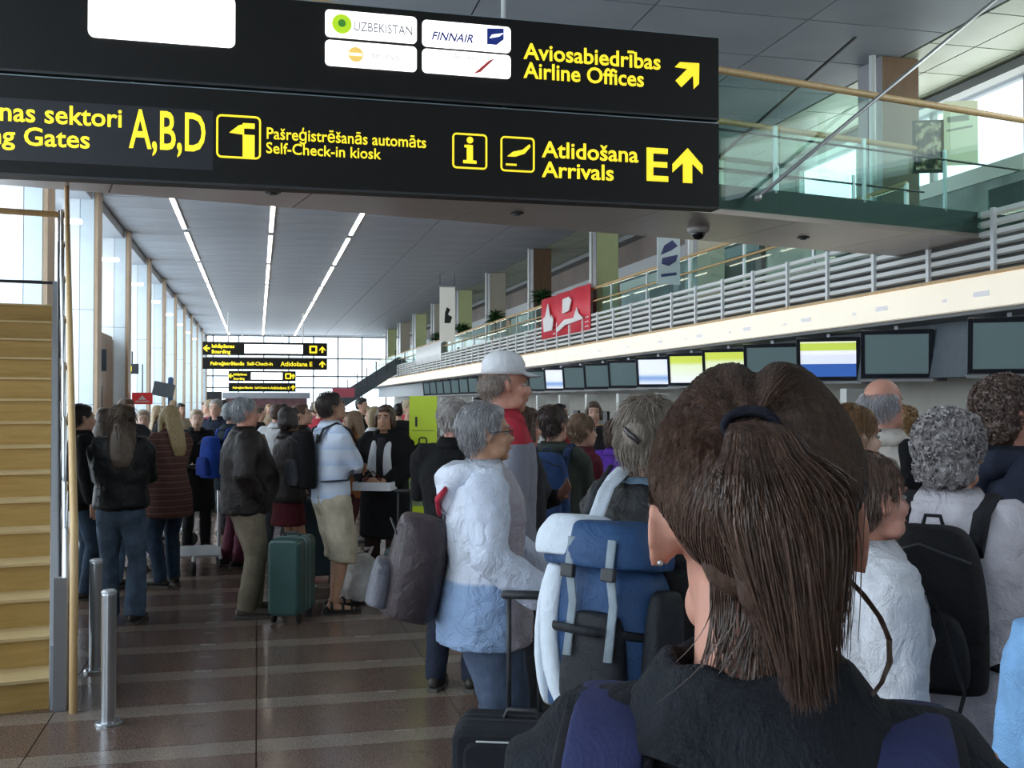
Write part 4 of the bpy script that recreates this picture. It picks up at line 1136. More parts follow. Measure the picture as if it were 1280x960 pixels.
    if shoes == 'sandals':
        for side in (-1, 1):
            Hp, k_, A, fa_ = K[side]; fd = Vector((math.sin(R(fa_)), math.cos(R(fa_)), 0)); sd = Vector((fd.y, -fd.x, 0)); G = Vector((A.x, A.y, 0)); Z = Vector((0, 0, 1))
            q = MB(); q.M = S4; ol = [(G + fd * y + sd * x) for x, y in ((-.03, -.09), (.03, -.09), (.042, -.04), (.044, .08), (.046, .16), (.025, .215), (-.025, .215), (-.046, .16), (-.044, .08), (-.042, -.04))]
            q.add([(v.x, v.y, .0) for v in ol] + [(v.x, v.y, .026) for v in ol], [tuple(range(9, -1, -1)), tuple(range(10, 20))] + [(i, (i + 1) % 10, (i + 1) % 10 + 10, i + 10) for i in range(10)])
            so = q.obj('sandal', mat('sandal_black', (.012, .011, .011), .6), root)
            q = MB(); q.M = S4
            for y, hh, ww in ((.14, .045, .044), (.07, .075, .042), (-.02, .11, .044), (-.055, .06, .042)):
                q.tube([G + fd * y + sd * (-ww) + Z * .02, G + fd * (y + .0) + sd * (-ww * .8) + Z * hh * .8, G + fd * y + Z * hh, G + fd * y + sd * ww * .8 + Z * hh * .8, G + fd * y + sd * ww + Z * .02], [(.011, .004)] * 5, 8, side=fd)
            q.obj('sandal_straps', MATS['sandal_black'], so, smooth=True)
    elif shoes is not None:
        sm_ = shoes if isinstance(shoes, bpy.types.Material) else mat('shoe_%d_%d_%d' % tuple(int(c * 255) for c in shoes), shoes, .5)
        for side in (-1, 1):
            Hp, k_, A, fa_ = K[side]; fd = Vector((math.sin(R(fa_)), math.cos(R(fa_)), 0)); sd = Vector((fd.y, -fd.x, 0)); G = Vector((A.x, A.y, 0))
            q = MB(); q.M = S4
            q.tube([G - fd * .07 + Vector((0, 0, .045)), G + Vector((0, 0, .052)), G + fd * .08 + Vector((0, 0, .042)), G + fd * .17 + Vector((0, 0, .034)), G + fd * .205 + Vector((0, 0, .028))],
                   [(.032, .036), (.038, .045), (.044, .036), (.042, .028), (.028, .020)], 12, side=sd)
            q.tube([A + Vector((0, 0, .02)), G + Vector((0, 0, .05))], [.045, .045], 12)
            sh = q.obj('shoe', sm_, root, smooth=True, subsurf=0)
            q = MB(); q.M = S4
            ol = [(G + fd * y + sd * x) for x, y in ((-.03, -.10), (.03, -.10), (.042, -.04), (.044, .08), (.046, .16), (.025, .225), (-.025, .225), (-.046, .16), (-.044, .08), (-.042, -.04))]
            q.add([(v.x, v.y, .0) for v in ol] + [(v.x, v.y, .022) for v in ol], [tuple(range(9, -1, -1)), tuple(range(10, 20))] + [(i, (i + 1) % 10, (i + 1) % 10 + 10, i + 10) for i in range(10)])
            q.obj('sole', mat('shoe_sole', (.10, .09, .08), .8), sh)
    # face details
    if eyes:
        for q_ in (-1, 1):
            q = MB(); q.M = HM
            q.ell((q_ * .031, .0710, .004), (.0120, .0120, .0080), n=12, m=8); q.cur = 1; q.ell((q_ * .031, .0815, .004), (.0060, .0035, .0060), n=10, m=6)
            q.obj('eye', [mat('eye_white', (.40, .36, .33), .4), mat('eye_iris', (.03, .02, .015), .2)], root, smooth=True)
        hc = brows or hair[1]
        for q_ in (-1, 1):
            q = MB(); q.M = HM; q.tube([(q_ * .014, .090, .026), (q_ * .030, .088, .031), (q_ * .046, .077, .026)], [(.003, .0035)] * 3, 8, side=(0, 0, 1)); q.obj('eyebrow', mat('brow_%d_%d_%d' % tuple(int(c * 255) for c in hc), sc(hc, .8), .8), root, smooth=True)
        q = MB(); q.M = HM; q.ell((0, .0895, -.061), (.020, .0055, .0065), n=14, m=8); q.obj('lips', mat('lips', (.45, .16, .14), .45), root, smooth=True)
    if glasses:
        q = MB(); q.M = HM
        for q_ in (-1, 1):
            ce = Vector((q_ * .033, .100, .003)); n_ = 14
            pts = [ce + Vector((.024 * math.cos(i * 2 * math.pi / n_), -.006 * abs(math.cos(i * 2 * math.pi / n_)), .016 * math.sin(i * 2 * math.pi / n_))) for i in range(n_ + 1)]
            q.tube(pts, .0016, 6, side=(0, 1, 0), dome=.1); q.tube([(q_ * .057, .096, .008), (q_ * .077, .03, .008), (q_ * .082, -.02, .004)], .002, 6, side=(0, 0, 1))
        q.tube([(-.010, .101, .006), (.010, .101, .006)], .0016, 6, side=(0, 0, 1)); q.obj('glasses', mat('glasses_frame', (.04, .02, .02), .3), root, smooth=True)
    build_hair(o, hair, root, HM, s, zc, px)
    return o

def build_hair(o, hair, root, HM, s, zc, seed):
    kind, col = hair[0], hair[1]; ho = hair[2] if len(hair) > 2 else 0
    if kind is None: return
    hm = hairmat('hair_%d_%d_%d' % tuple(int(c * 255) for c in col), col)
    q = MB(); q.M = HM
    d = .010; ds = .03; vx = .008 if zc < 8 else .012
    cap = ((0, -.026, .040), (.086, .098, .090))
    if kind != 'bald' and kind != 'custom':
        q.ell(cap[0], cap[1], (R(-12), 0, 0), 20, 13)
    if kind == 'short': q.ell((0, -.055, -.005), (.073, .060, .070)).ell((0, .03, .085), (.060, .045, .035))
    if kind == 'bald': q.ell((0, -.052, .002), (.079, .064, .062)).ell((-.070, -.03, .012), (.014, .04, .036)).ell((.070, -.03, .012), (.014, .04, .036)); cap = ((0, -.05, .0), (.081, .066, .064)); d = .004
    if kind == 'bob': q.ell((0, -.050, -.02), (.090, .072, .095)).tube([(-.078, .0, .03), (-.084, .01, -.075)], [(.022, .045), (.020, .04)], 10).tube([(.078, .0, .03), (.084, .01, -.075)], [(.022, .045), (.020, .04)], 10).ell((0, .045, .085), (.062, .04, .035))
    if kind == 'long':
        q.tube([(0, -.045, .05), (0, -.080, -.06), (0, -.108 - ho * .6, -.18), (0, -.130 - ho, -.29), (0, -.135 - ho, -.36)], [(.083, .07), (.088, .055), (.096, .036), (.090, .022), (.06, .012)], 16, dome=.6)
        for w in (-1, 1): q.tube([(w * .074, .0, .04), (w * .086, .01, -.06), (w * .095, .0, -.20), (w * .09, -.02, -.28)], [(.022, .04), (.022, .036), (.020, .03), (.01, .015)], 10)
        q.ell((0, .05, .088), (.060, .035, .03))
    if kind == 'tail':
        q.ell((0, -.05, -.005), (.075, .062, .07)); q.tube([(0, -.115, .03), (0, -.155, -.02), (0, -.160, -.14), (0, -.15, -.26)], [.03, .042, .042, .012], 12); q.ell((0, .04, .085), (.062, .04, .032))
    if kind == 'updo':
        q.ell((0, -.055, -.01), (.085, .075, .080)).ell((0, -.105, .01), (.050, .045, .055)); q.ell((0, .04, .085), (.062, .04, .032))
    if kind == 'curly':
        cap = ((0, -.035, .035), (.096, .104, .096)); q.ell(cap[0], cap[1], (0, 0, 0), 20, 13).ell((0, -.06, -.04), (.088, .068, .075)); d = .035; ds = .022; q.ell((0, .04, .095), (.070, .05, .035))
    if kind != 'custom':
        h = q.obj('hair', hm, root, voxel=vx, sm=3, disp=d, dscale=ds, deci=.6)
    if zc < 9 and kind != 'custom':
        w = MB(); n = {True: 900, False: 350}[zc < 5.2]
        face = lambda p: p.y < .055 - max(0, .05 - p.z) * 1.2 and (kind != 'bald' or p.z < .055)
        r = tuple(x + .003 for x in cap[1])
        if kind == 'curly':
            rnd = random.Random(seed)
            for (c_, r_), cnt_ in ((((0, -.035, .035), (.101, .109, .101)), 620 if n > 500 else 300), (((0, -.06, -.04), (.088, .068, .076)), 260 if n > 500 else 120)):
                for i in range(cnt_):
                    v = Vector((rnd.gauss(0, 1), rnd.gauss(0, 1), rnd.gauss(0, 1))).normalized()
                    p = Vector(c_) + Vector((v.x * r_[0], v.y * r_[1], v.z * r_[2]))
                    if p.y > .06 - max(0, .045 - p.z) * 1.3: continue
                    t1 = v.cross(Vector((rnd.uniform(-1, 1), rnd.uniform(-1, 1), rnd.uniform(-1, 1)))).normalized(); t2 = v.cross(t1); R_ = rnd.uniform(.006, .010); a0 = rnd.uniform(0, 6.28)
                    L_ = rnd.uniform(.012, .028); dn = (t1 * .4 + Vector((0, -.1, -.6)))
                    strand(w, [HM @ (p + dn * (L_ * j / 9) + t2 * (R_ * math.cos(a0 + j * .95)) + v * (R_ * .55 * math.sin(a0 + j * .95) + .002)) for j in range(10)], .0034, rnd.uniform(-.25, .25))
        if kind == 'nothing':
            strands(w, HM, n, .06, lambda p: (p.x * 2, p.y * 2, -.06), ((0, -.035, .03), (.103, .112, .106)), rad=.0030, seg=10, seed=seed, lift=.012, wave=1.3, region=lambda p: p.y < .06 - max(0, .04 - p.z))
            strands(w, HM, n // 2, .05, lambda p: (p.x * 2, p.y * 2, -.06), ((0, -.06, -.04), (.090, .070, .078)), rad=.0030, seg=8, seed=seed + 1, lift=.012, wave=1.3, region=lambda p: p.y < -.02)
        if kind != 'curly':
            L = {'short': .045, 'bald': .03, 'bob': .10, 'long': .12, 'tail': .09, 'updo': .08}[kind]
            fl = lambda p: (p.x * 6, (-.25 - p.y * 1.0) if p.z > .06 else -.15, -.9 if p.z < .10 else -.25)
            if kind in ('tail',): fl = lambda p: (-p.x * 9, -1, (.03 - p.z) * 8)
            strands(w, HM, n, L, fl, (cap[0], r), rad=.0013 if zc < 5.2 else .0022, seed=seed, region=face, lift=.005)
            if kind == 'bob' or kind == 'short' or kind == 'updo':
                c2 = {'bob': ((0, -.050, -.02), (.092, .074, .097)), 'short': ((0, -.055, -.005), (.075, .062, .072)), 'updo': ((0, -.055, -.01), (.087, .077, .082))}[kind]
                strands(w, HM, n // 2, L * .8, lambda p: (0, -.1, -1), c2, rad=.0013 if zc < 5.2 else .0022, seed=seed + 3, region=lambda p: p.y < -.01, lift=.005)
            if kind == 'long':
                rnd = random.Random(seed)
                for i in range(n):
                    x = rnd.uniform(-.085, .085); pts = [Vector((x * .8, -.07 + rnd.uniform(-.04, .0) - (.03 if abs(x) < .06 else 0), .06 - abs(x) * .4))]
                    L_ = rnd.uniform(.30, .47); wv = rnd.uniform(-.015, .015)
                    for j in range(1, 8): t = j / 7; pts.append(Vector((x * (1 + .25 * math.sin(t * 3)) + .006 * math.sin(i + t * 7), -.102 - (.045 + ho) * t + wv * t + abs(x) * .3, .05 - L_ * t)))
                    strand(w, [HM @ p for p in pts], .0018, rnd.uniform(-.28, .28))
            if kind == 'tail':
                rnd = random.Random(seed)
                for i in range(n // 2):
                    x = rnd.gauss(0, .02); pts = [Vector((x * .4, -.12, .03))]
                    for j in range(1, 7): t = j / 6; pts.append(Vector((x * (1 + t), -.15 - .02 * math.sin(t * 3) + rnd.uniform(-.02, .02), .02 - .28 * t)))
                    strand(w, [HM @ p for p in pts], .0018, rnd.uniform(-.28, .28))
        w.obj('hair_strands', hm, root)['kind'] = 'stuff'

# ---- bags -----------------------------------------------------------------
def on_person(o, name, label, cat, off):
    """thing placed in the person's frame; returns the empty and the shift"""
    p = o.M @ (Vector(off) * o.s)
    t = thing(name, label, cat, p, o.root.rotation_euler.z); return t
def shell(mb, c, w, d, h, n=20, taper=.85, belly=1.0, e=2.6):
    """soft bag volume: superellipse rings, bottom at c.z"""
    c = Vector(c); rows = [(0, .86), (.03, .97), (.15, 1.0), (.5, belly), (.8, .96 * taper + .04), (.93, .85 * taper), (1.0, .60 * taper)]
    vs = []
    for t, k in rows:
        for i in range(n):
            a = 2 * math.pi * i / n; ca, sa = math.cos(a), math.sin(a)
            x = abs(ca) ** (2 / e) * (1 if ca >= 0 else -1); y = abs(sa) ** (2 / e) * (1 if sa >= 0 else -1)
            vs.append((c.x + x * w / 2 * k, c.y + y * d / 2 * (k * .6 + .4), c.z + h * t))
    m = len(rows)
    fs = [(j * n + i, j * n + (i + 1) % n, (j + 1) * n + (i + 1) % n, (j + 1) * n + i) for j in range(m - 1) for i in range(n)]
    return mb.add(vs, fs + [tuple(range(n - 1, -1, -1)), tuple(range((m - 1) * n, m * n))])
def backpack(o, label, m, m2=None, w=.30, d=.17, h=.44, z=.95, group=None, tilt=0, strap=None, back=.0, lift=.022, straps=True):
    back = (o.ring(1.2, .03)[0][1]) + back
    off = Vector((0, -back - d / 2, z)); t = on_person(o, 'backpack', label, 'backpack', off)
    if group: t['group'] = group
    t.rotation_euler.x = R(tilt)
    S4 = Matrix.Diagonal((o.s,) * 3 + (1,)); m2 = m2 or m; strap = strap or m2
    q = MB(); q.M = S4; shell(q, (0, 0, 0), w, d, h); q.obj('body', m, t, smooth=True, disp=.02, dscale=.08, subsurf=2)
    q = MB(); q.M = S4; shell(q, (0, -d * .5, .03), w * .8, d * .45, h * .45); q.obj('front_pocket', m2, t, smooth=True, disp=.01, dscale=.06, subsurf=1)
    q = MB(); q.M = S4; q.tube([(-w * .4, -d * .45, h * .80), (0, -d * .58, h * .90), (w * .4, -d * .45, h * .80)], .004, 6, side=(0, 0, 1)); q.obj('zip', M_DARK, t, smooth=True)
    q = MB(); q.M = S4; q.tube([(-.03, d * .3, h * .96), (-.02, d * .3, h * 1.04), (.02, d * .3, h * 1.04), (.03, d * .3, h * .96)], .006, 8, side=(0, 1, 0)); q.obj('grab_loop', strap, t, smooth=True)
    for sd in (-1, 1) if straps else ():
        q = MB(); q.M = S4; x = sd * .105; k = lift
        L = [(x * .9, -back - .0, z + h * .93), (x, -back - k * .5, 1.34), (x * 1.05, -.085 - k, 1.44 + k * .6), (x * 1.1, .0, 1.475 + k), (x * 1.12, .085 + k, 1.43 + k * .6), (x * 1.2, back + k, 1.33), (x * 1.35, back + k, 1.2), (x * 1.9 + sd * k, .05, 1.05), (x * 1.5, -back, z + .06)]
        L = [o_up(o, p) - off for p in L]
        q.ribbon(L, .05, .014, side=(1, 0, 0)); q.obj('strap', strap, t, smooth=True)
    return t
def o_up(o, p): return Vector(p)
# ------------------------------------------------------------------ clothing cloths
def leather(name, col, rough=.45):
    if name in MATS: return MATS[name]
    m, nt, out = _new(name); b = principled(nt, out, col, rough, 0, .28)
    v = coord(nt); n = noise_tex(nt, v, 12, 5, .6); n.inputs['Distortion'].default_value = 1.5
    n2 = noise_tex(nt, v, 5, 3)
    nt.links.new(ramp(nt, n2.outputs['Fac'], [(.3, sc(col, .6)), (.7, sc(col, 1.5))]), b.inputs['Base Color'])
    bump(nt, b, n.outputs['Fac'], .5, .03); MATS[name] = m; return m
M_BLKCLOTH = cloth('black_cloth', (.006, .006, .007)); M_NAVYC = cloth('navy_cloth', (.02, .025, .045)); M_CHAR = cloth('charcoal_cloth', (.035, .035, .04))
M_JEANS = cloth('jeans_mid', (.085, .125, .185), var=.35); M_JEANSD = cloth('jeans_dark', (.035, .06, .10), var=.35); M_JEANSL = cloth('jeans_light', (.20, .32, .48), var=.3)
M_KHAKI = cloth('khaki', (.20, .165, .115), var=.2); M_SAND = cloth('sand_cotton', (.50, .43, .32), var=.2)
M_BRLEA = leather('brown_black_leather', (.020, .015, .014)); M_BKLEA = leather('black_leather', (.009, .010, .011)); M_DKBR = leather('dark_brown_leather', (.022, .016, .015))
M_WHITE = cloth('white_cotton', (.72, .72, .74), var=.06, wrinkle=.5); M_LINEN = cloth('white_linen', (.66, .66, .70), var=.10, wrinkle=.8)

# ================================================================== the traveller in front (seen from behind)
A_ = person(944, .89, 1, 'woman seen from behind with brown ponytail, dark jacket and backpack straps, close to the viewer', H=1.70, hair=('custom', (.055, .032, .022)), sk='rosy', shoulders=.92,
            top=dict(m=cloth('jacket_midnight', (.012, .014, .019), var=.25, wrinkle=.6), name='jacket', hem=.80, ease=.018, collar=False, folds=.012),
            bottom=dict(m=M_JEANSD), head=(-1, 2), res=.006)
HM, s = A_.HM, A_.s
root = A_.root
# stand collar of the jacket with a folded edge
q = MB(); q.M = Matrix.Diagonal((s, s, s, 1)); n_ = 40; vs = []
for r_, z_, k_ in ((.086, 1.42, 1.1), (.076, 1.46, 1.05), (.071, 1.505, 1.0), (.075, 1.510, 1.0), (.088, 1.475, 1.1), (.112, 1.440, 1.18)):
    for i in range(n_ + 1):
        a = R(112) + R(316) * i / n_; w = 1 + .02 * math.sin(i * 1.3 + z_ * 60)
        vs.append((r_ * math.cos(a) * k_ * w, -.012 + r_ * math.sin(a) * w, z_ + .004 * math.sin(i * .9)))
q.add(vs, [(l * (n_ + 1) + i, l * (n_ + 1) + i + 1, (l + 1) * (n_ + 1) + i + 1, (l + 1) * (n_ + 1) + i) for l in range(5) for i in range(n_)])
cl = q.obj('collar', MATS['jacket_midnight'], root, smooth=True, subsurf=2); md = cl.modifiers.new('thickness', 'SOLIDIFY'); md.thickness = .005
HB = hairmat('hair_dark_brown', (.072, .039, .026), .42)
q = MB(); q.M = HM
q.ell((0, -.024, .040), (.082, .098, .089), (R(-8), 0, 0), 24, 16).ell((-.030, -.045, .080), (.042, .050, .036)).ell((.032, -.045, .078), (.044, .052, .036))
q.ell((0, -.062, -.006), (.052, .044, .055)).ell((0, .03, .094), (.056, .044, .028))
q.obj('hair', HB, root, voxel=.006, sm=6, disp=.006, dscale=.02, deci=.5)
T = Vector((-.010, -.124, .084))                         # where the hair is tied
w = MB(); rnd = random.Random(4)
cc, cr = Vector((0, -.026, .040)), (.0885, .105, .098)
def on_cap(v, off): 
    p = cc + Vector((v.x * (cr[0] + off), v.y * (cr[1] + off), v.z * (cr[2] + off)))
    # the two soft lobes at the crown with a dip between them
    if v.z > .2: p.z += .008 * v.z * (math.exp(-((abs(v.x) - .42) / .30) ** 2)) - .008 * math.exp(-(v.x / .10) ** 2) * v.z
    if v.z < 0: p.x *= 1 - .50 * (-v.z) ** 1.3
    return p
tv = Vector(((T.x - cc.x) / cr[0], (T.y - cc.y) / cr[1], (T.z - cc.z) / cr[2])).normalized()
n = 0
while n < 9000:
    v = Vector((rnd.gauss(0, 1), rnd.gauss(0, 1), rnd.gauss(0, 1))).normalized()
    if v.y > .62 or v.z < -.97: continue
    if v.z < -.25 and v.y > -.05: continue
    if v.z < .35 and v.y > .28: continue
    pts = []; off0 = rnd.uniform(0, .004); a = v.angle(tv); bow = rnd.gauss(0, .018); m_ = 11
    ax = v.cross(tv).normalized() if a > .01 else Vector((1, 0, 0))
    for j in range(m_):
        t = j / (m_ - 1); u = (Matrix.Rotation(a * t, 3, ax) @ v).normalized()
        u = (u + ax * bow * math.sin(math.pi * t)).normalized(); pts.append(on_cap(u, off0 + .0006 * math.sin(t * 5 + n)))
    pts[-1] = T + Vector((rnd.uniform(-.014, .014), rnd.uniform(-.004, .008), rnd.uniform(-.012, .012)))
    strand(w, [HM @ p for p in pts], .0009, rnd.gauss(0, .11) + .30 * noise.noise(v * 4.0)); n += 1
w.obj('hair_strands', HB, root)['kind'] = 'stuff'
# pony tail: a soft core and many strands falling a little to one side
q = MB(); q.M = HM
q.tube([T + Vector((0, -.002, -.004)), T + Vector((.012, -.022, -.018)), T + Vector((.028, -.034, -.05)), T + Vector((.034, -.034, -.10)), T + Vector((.036, -.028, -.14)), T + Vector((.038, -.024, -.17))],
       [(.010, .010), (.026, .012), (.040, .018), (.042, .020), (.034, .014), (.012, .006)], 16, dome=.5)
q.obj('ponytail', HB, root, voxel=.005, sm=5, disp=.010, dscale=.018, deci=.5)
w = MB(); n = 0
while n < 7500:
    a = rnd.uniform(0, 6.283); rr_ = math.sqrt(rnd.random()); L = rnd.uniform(.12, .215); ux, uy = rr_ * math.cos(a), rr_ * math.sin(a); L *= 1 - .28 * abs(ux) ** 1.5; cl_ = .0035 * noise.noise(Vector((ux * 5, uy * 5, 2)))
    ph = rnd.uniform(0, 6.28); amp = rnd.uniform(0, .0010); side = .0 + rnd.gauss(0, .006); pts = []
    for j in range(16):
        t = j / 15; fan = .50 + 3.0 * math.sin(min(1, t * 1.5 + .04) * math.pi / 2) * (1 - .80 * max(0, t - .40) / .60)
        out = -.050 * math.sin(min(1, t * 2.6) * math.pi / 2) + .026 * max(0, t - .35)
        x = T.x + cl_ * t * 3 + ux * .0155 * fan + .046 * (t ** .6) + side * t + amp * math.sin(ph + t * 11)
        y = T.y + uy * .0095 * fan + out + amp * math.cos(ph + t * 9)
        z = T.z + .010 * math.sin(min(1, t * 5) * math.pi) - L * max(0, t - .03) + .005 * (1 - rr_)
        pts.append(Vector((x, y, z)))
    strand(w, [HM @ p for p in pts], .0008, rnd.gauss(0, .13) + .42 * noise.noise(Vector((ux * 4, uy * 4, 7)))); n += 1
# loose wisps at the nape, one long lock curling out on the far side
for i in range(170):
    x0_ = rnd.uniform(-.038, .03); L = rnd.uniform(.06, .15); pts = [Vector((x0_, -.088 + abs(x0_) * .45, -.03 + rnd.uniform(-.03, .03)))]
    dx = rnd.gauss(-.012, .02)
    for j in range(1, 9): t = j / 8; pts.append(Vector((x0_ * (1 - .25 * t) + dx * t * t, -.092 + abs(x0_) * .45 - .012 * t + .01 * t * t, -.045 - L * t)))
    strand(w, [HM @ p for p in pts], .0007, rnd.gauss(0, .18))
for i in range(36):
    pts = [Vector((.06 + .045 * math.sin(j * .40 + .15) + rnd.uniform(-.001, .001) + i * .00008, -.06 + .002 * j, -.03 - .018 * j)) for j in range(9)]
    strand(w, [HM @ p for p in pts], .0008, rnd.gauss(0, .1))
for i in range(60):
    pts = [Vector((-.088 - .004 * math.sin(j + i), -.03 + .004 * j + rnd.uniform(-.004, .004), .03 - .012 * j)) for j in range(5)]
    strand(w, [HM @ p for p in pts], .0008, rnd.gauss(0, .1))
w.obj('ponytail_strands', HB, root)['kind'] = 'stuff'
q = MB(); q.M = HM
for k in range(3):
    q.tube([T + Vector((.006 + (.017 + .002 * k) * math.cos(i * .524), -.001 - .004 * k + .002 * math.sin(i * 2.3), .004 + (.011 + .001 * k) * math.sin(i * .524))) for i in range(13)], .0042, 8, side=(0, 1, 0), dome=.1)
q.obj('hair_tie', cloth('hair_tie_navy', (.010, .010, .018)), root, smooth=True, disp=.006, dscale=.008, subsurf=1)
q = MB(); q.M = HM; q.ell((-.083, -.022, -.032), (.003, .003, .003)); q.obj('earring', M_ALU, root, smooth=True)
# backpack carried by her: the padded straps run over the shoulders and down her back
bp = on_person(A_, 'backpack', 'navy backpack on the ponytailed woman, only its padded straps and top edge in view', 'backpack', (0, -.22, .80))
S4 = Matrix.Diagonal((s, s, s, 1)); M_STN = cloth('strap_navy', (.030, .035, .10), wrinkle=.2); M_STB = cloth('strap_edge', (.012, .012, .015), wrinkle=.2)
q = MB(); q.M = S4; shell(q, (0, 0, 0), .34, .18, .42); q.obj('body', M_STN, bp, smooth=True, subsurf=2, disp=.012, dscale=.08)
for sd in (-1, 1):
    for nm, wd, th_, lift, m_ in (('strap_edge', .086, .010, 0, M_STB), ('strap', .068, .012, .003, M_STN)):
        q = MB(); q.M = S4
        path = [(sd * .104, -.172 - lift, 1.18), (sd * .112, -.172 - lift, 1.29), (sd * .118, -.158 - lift, 1.38), (sd * .120, -.110 - lift, 1.438 + lift), (sd * .122, -.02, 1.474 + lift), (sd * .125, .06, 1.458 + lift), (sd * .145, .125 + lift, 1.37), (sd * .16, .14 + lift, 1.2)]
        q.ribbon([Vector(p) - Vector((0, -.22, .80)) for p in path], wd, th_, side=(1, 0, 0), n=12)
        q.obj(nm, m_, bp, smooth=True, subsurf=1)

# ================================================================== the near crowd on the check-in side
# woman with the white jacket and suitcase
def jacket_mat():
    m, nt, out = _new('jacket_white_blue'); b = principled(nt, out, (1, 1, 1), .6, 0, .3)
    v = coord(nt); sp = nt.nodes.new('ShaderNodeSeparateXYZ'); nt.links.new(v, sp.inputs[0])
    n = noise_tex(nt, v, 6, 2)
    def m2(a, bb, f):
        x = nt.nodes.new('ShaderNodeMix'); x.data_type = 'RGBA'; nt.links.new(f, x.inputs[0]); 
        for k, c in ((6, a), (7, bb)):
            if isinstance(c, tuple): x.inputs[k].default_value = (*c, 1)
            else: nt.links.new(c, x.inputs[k])
        return x.outputs[2]
    front = ramp(nt, sp.outputs[1], [(0, (0, 0, 0)), (.055, (0, 0, 0)), (.065, (1, 1, 1))])
    low = ramp(nt, sp.outputs[2], [(0, (1, 1, 1)), (.985, (1, 1, 1)), (1.0, (0, 0, 0))])
    c = m2((.70, .74, .84), (.30, .42, .64), low); c = m2(c, (.42, .38, .43), front)
    nt.links.new(c, b.inputs['Base Color'])
    n3 = noise_tex(nt, v, 9, 5, .6); n3.inputs['Distortion'].default_value = 1.5; bump(nt, b, n3.outputs['Fac'], .8, .04)
    MATS['jacket_white_blue'] = m; return m
MJ = jacket_mat()
B_ = person(606, 4.1, 84, 'older grey-haired woman in glasses and white and blue hooded jacket holding a suitcase', H=1.68, g=1.12, sk='tan', hair=('short', (.36, .35, .36)),
            top=dict(m=MJ, name='jacket', hem=.78, ease=.032, puff=.01, flare=.12, hood=MJ, folds=.022, sleeve_m=cloth('sleeve_white_blue', (.66, .71, .84), rough=.6, var=.08, wrinkle=.8), cuff=.006), bottom=dict(m=cloth('trousers_slate', (.07, .095, .15), var=.25), ease=.03),
            arms=(('grip'), ((.29, .20, 1.005), (.5, -1, -.3), (.1, .8, -.5), (-.5, -.3, -.8), 1.1)), head=(-2, -2), glasses=True, res=.008)
backpack(B_, 'grey and maroon leather backpack on the woman with the white jacket', leather('bag_maroon_grey', (.055, .04, .045), .35), leather('bag_grey', (.10, .10, .12), .4), w=.32, d=.24, h=.42, z=.88, back=.05, tilt=-12, straps=False)
q = MB(); q.M = Matrix.Diagonal((B_.s,) * 3 + (1,)); q.ribbon([(.05, -.19, 1.30), (.08, -.20, 1.36), (.11, -.17, 1.40)], .05, .02); q.obj('strap_end', cloth('strap_red', (.4, .03, .05)), B_.root, smooth=True)
# black wheeled suitcase with two telescopic rods
def suitcase(p, rz, label, m, w=.42, d=.26, h=.56, handle=1.0, bottom=.06, name='suitcase', group=None, ribs=True, trim=None):
    t = thing(name, label, 'suitcase', (p.x, p.y, 0), rz, group)
    q = MB(); q.prism(rrect(0, bottom + h / 2, w, h, .05), -d / 2, d / 2); q.obj('body', m, t, bevel=.025)
    q = MB(); frame_prism(q, 0, bottom + h / 2, w + .008, h + .008, .05, .014, -d * .12, -d * .08); frame_prism(q, 0, bottom + h / 2, w + .008, h + .008, .05, .014, d * .08, d * .12); q.obj('rim', trim or M_DARK, t)
    if ribs:
        MB().prism(rrect(0, bottom + h * .33, w * .8, h * .45, .04), -d / 2 - .03, -d / 2 + .01).obj('front_pocket', m, t, bevel=.012)
        MB().prism(rrect(0, bottom + h * .78, w * .8, h * .28, .04), -d / 2 - .02, -d / 2 + .01).obj('top_pocket', m, t, bevel=.012)
        MB().tube([(-w * .3, -d / 2 - .02, bottom + h * .93), (w * .3, -d / 2 - .02, bottom + h * .93)], .004, 6).obj('zip', M_ALU, t)
    for x in (-w * .4, w * .4):
        MB().tube([(x - .012, d * .3, .035), (x + .012, d * .3, .035)], .035, 14, side=(0, 0, 1), dome=.1).obj('wheel', M_RUBBER, t, smooth=True)
        MB().span((x - .02, -d * .35, 0), (x + .02, -d * .25, bottom)).obj('foot', M_DARK, t)
    MB().tube([(-.06, 0, bottom + h), (-.05, 0, bottom + h + .03), (.05, 0, bottom + h + .03), (.06, 0, bottom + h)], .009, 8, side=(0, 1, 0)).obj('carry_handle', M_DARK, t, smooth=True)
    if handle:
        for x in (-.055, .055): MB().tube([(x, d * .35, bottom + h - .02), (x, d * .35, handle)], .009, 10, dome=.1).obj('rod', M_DARK, t, smooth=True)
        MB().tube([(-.075, d * .35, handle), (.075, d * .35, handle)], .016, 12, side=(0, 1, 0)).obj('grip', M_DARK, t, smooth=True)
    return t
sp_ = at(652, 3.66)
suitcase(sp_, R(-20), 'black soft wheeled suitcase whose tall handle the white-jacketed woman holds', cloth('suitcase_black', (.02, .022, .028), wrinkle=.2), w=.46, d=.26, h=.52, handle=.985, bottom=.05)

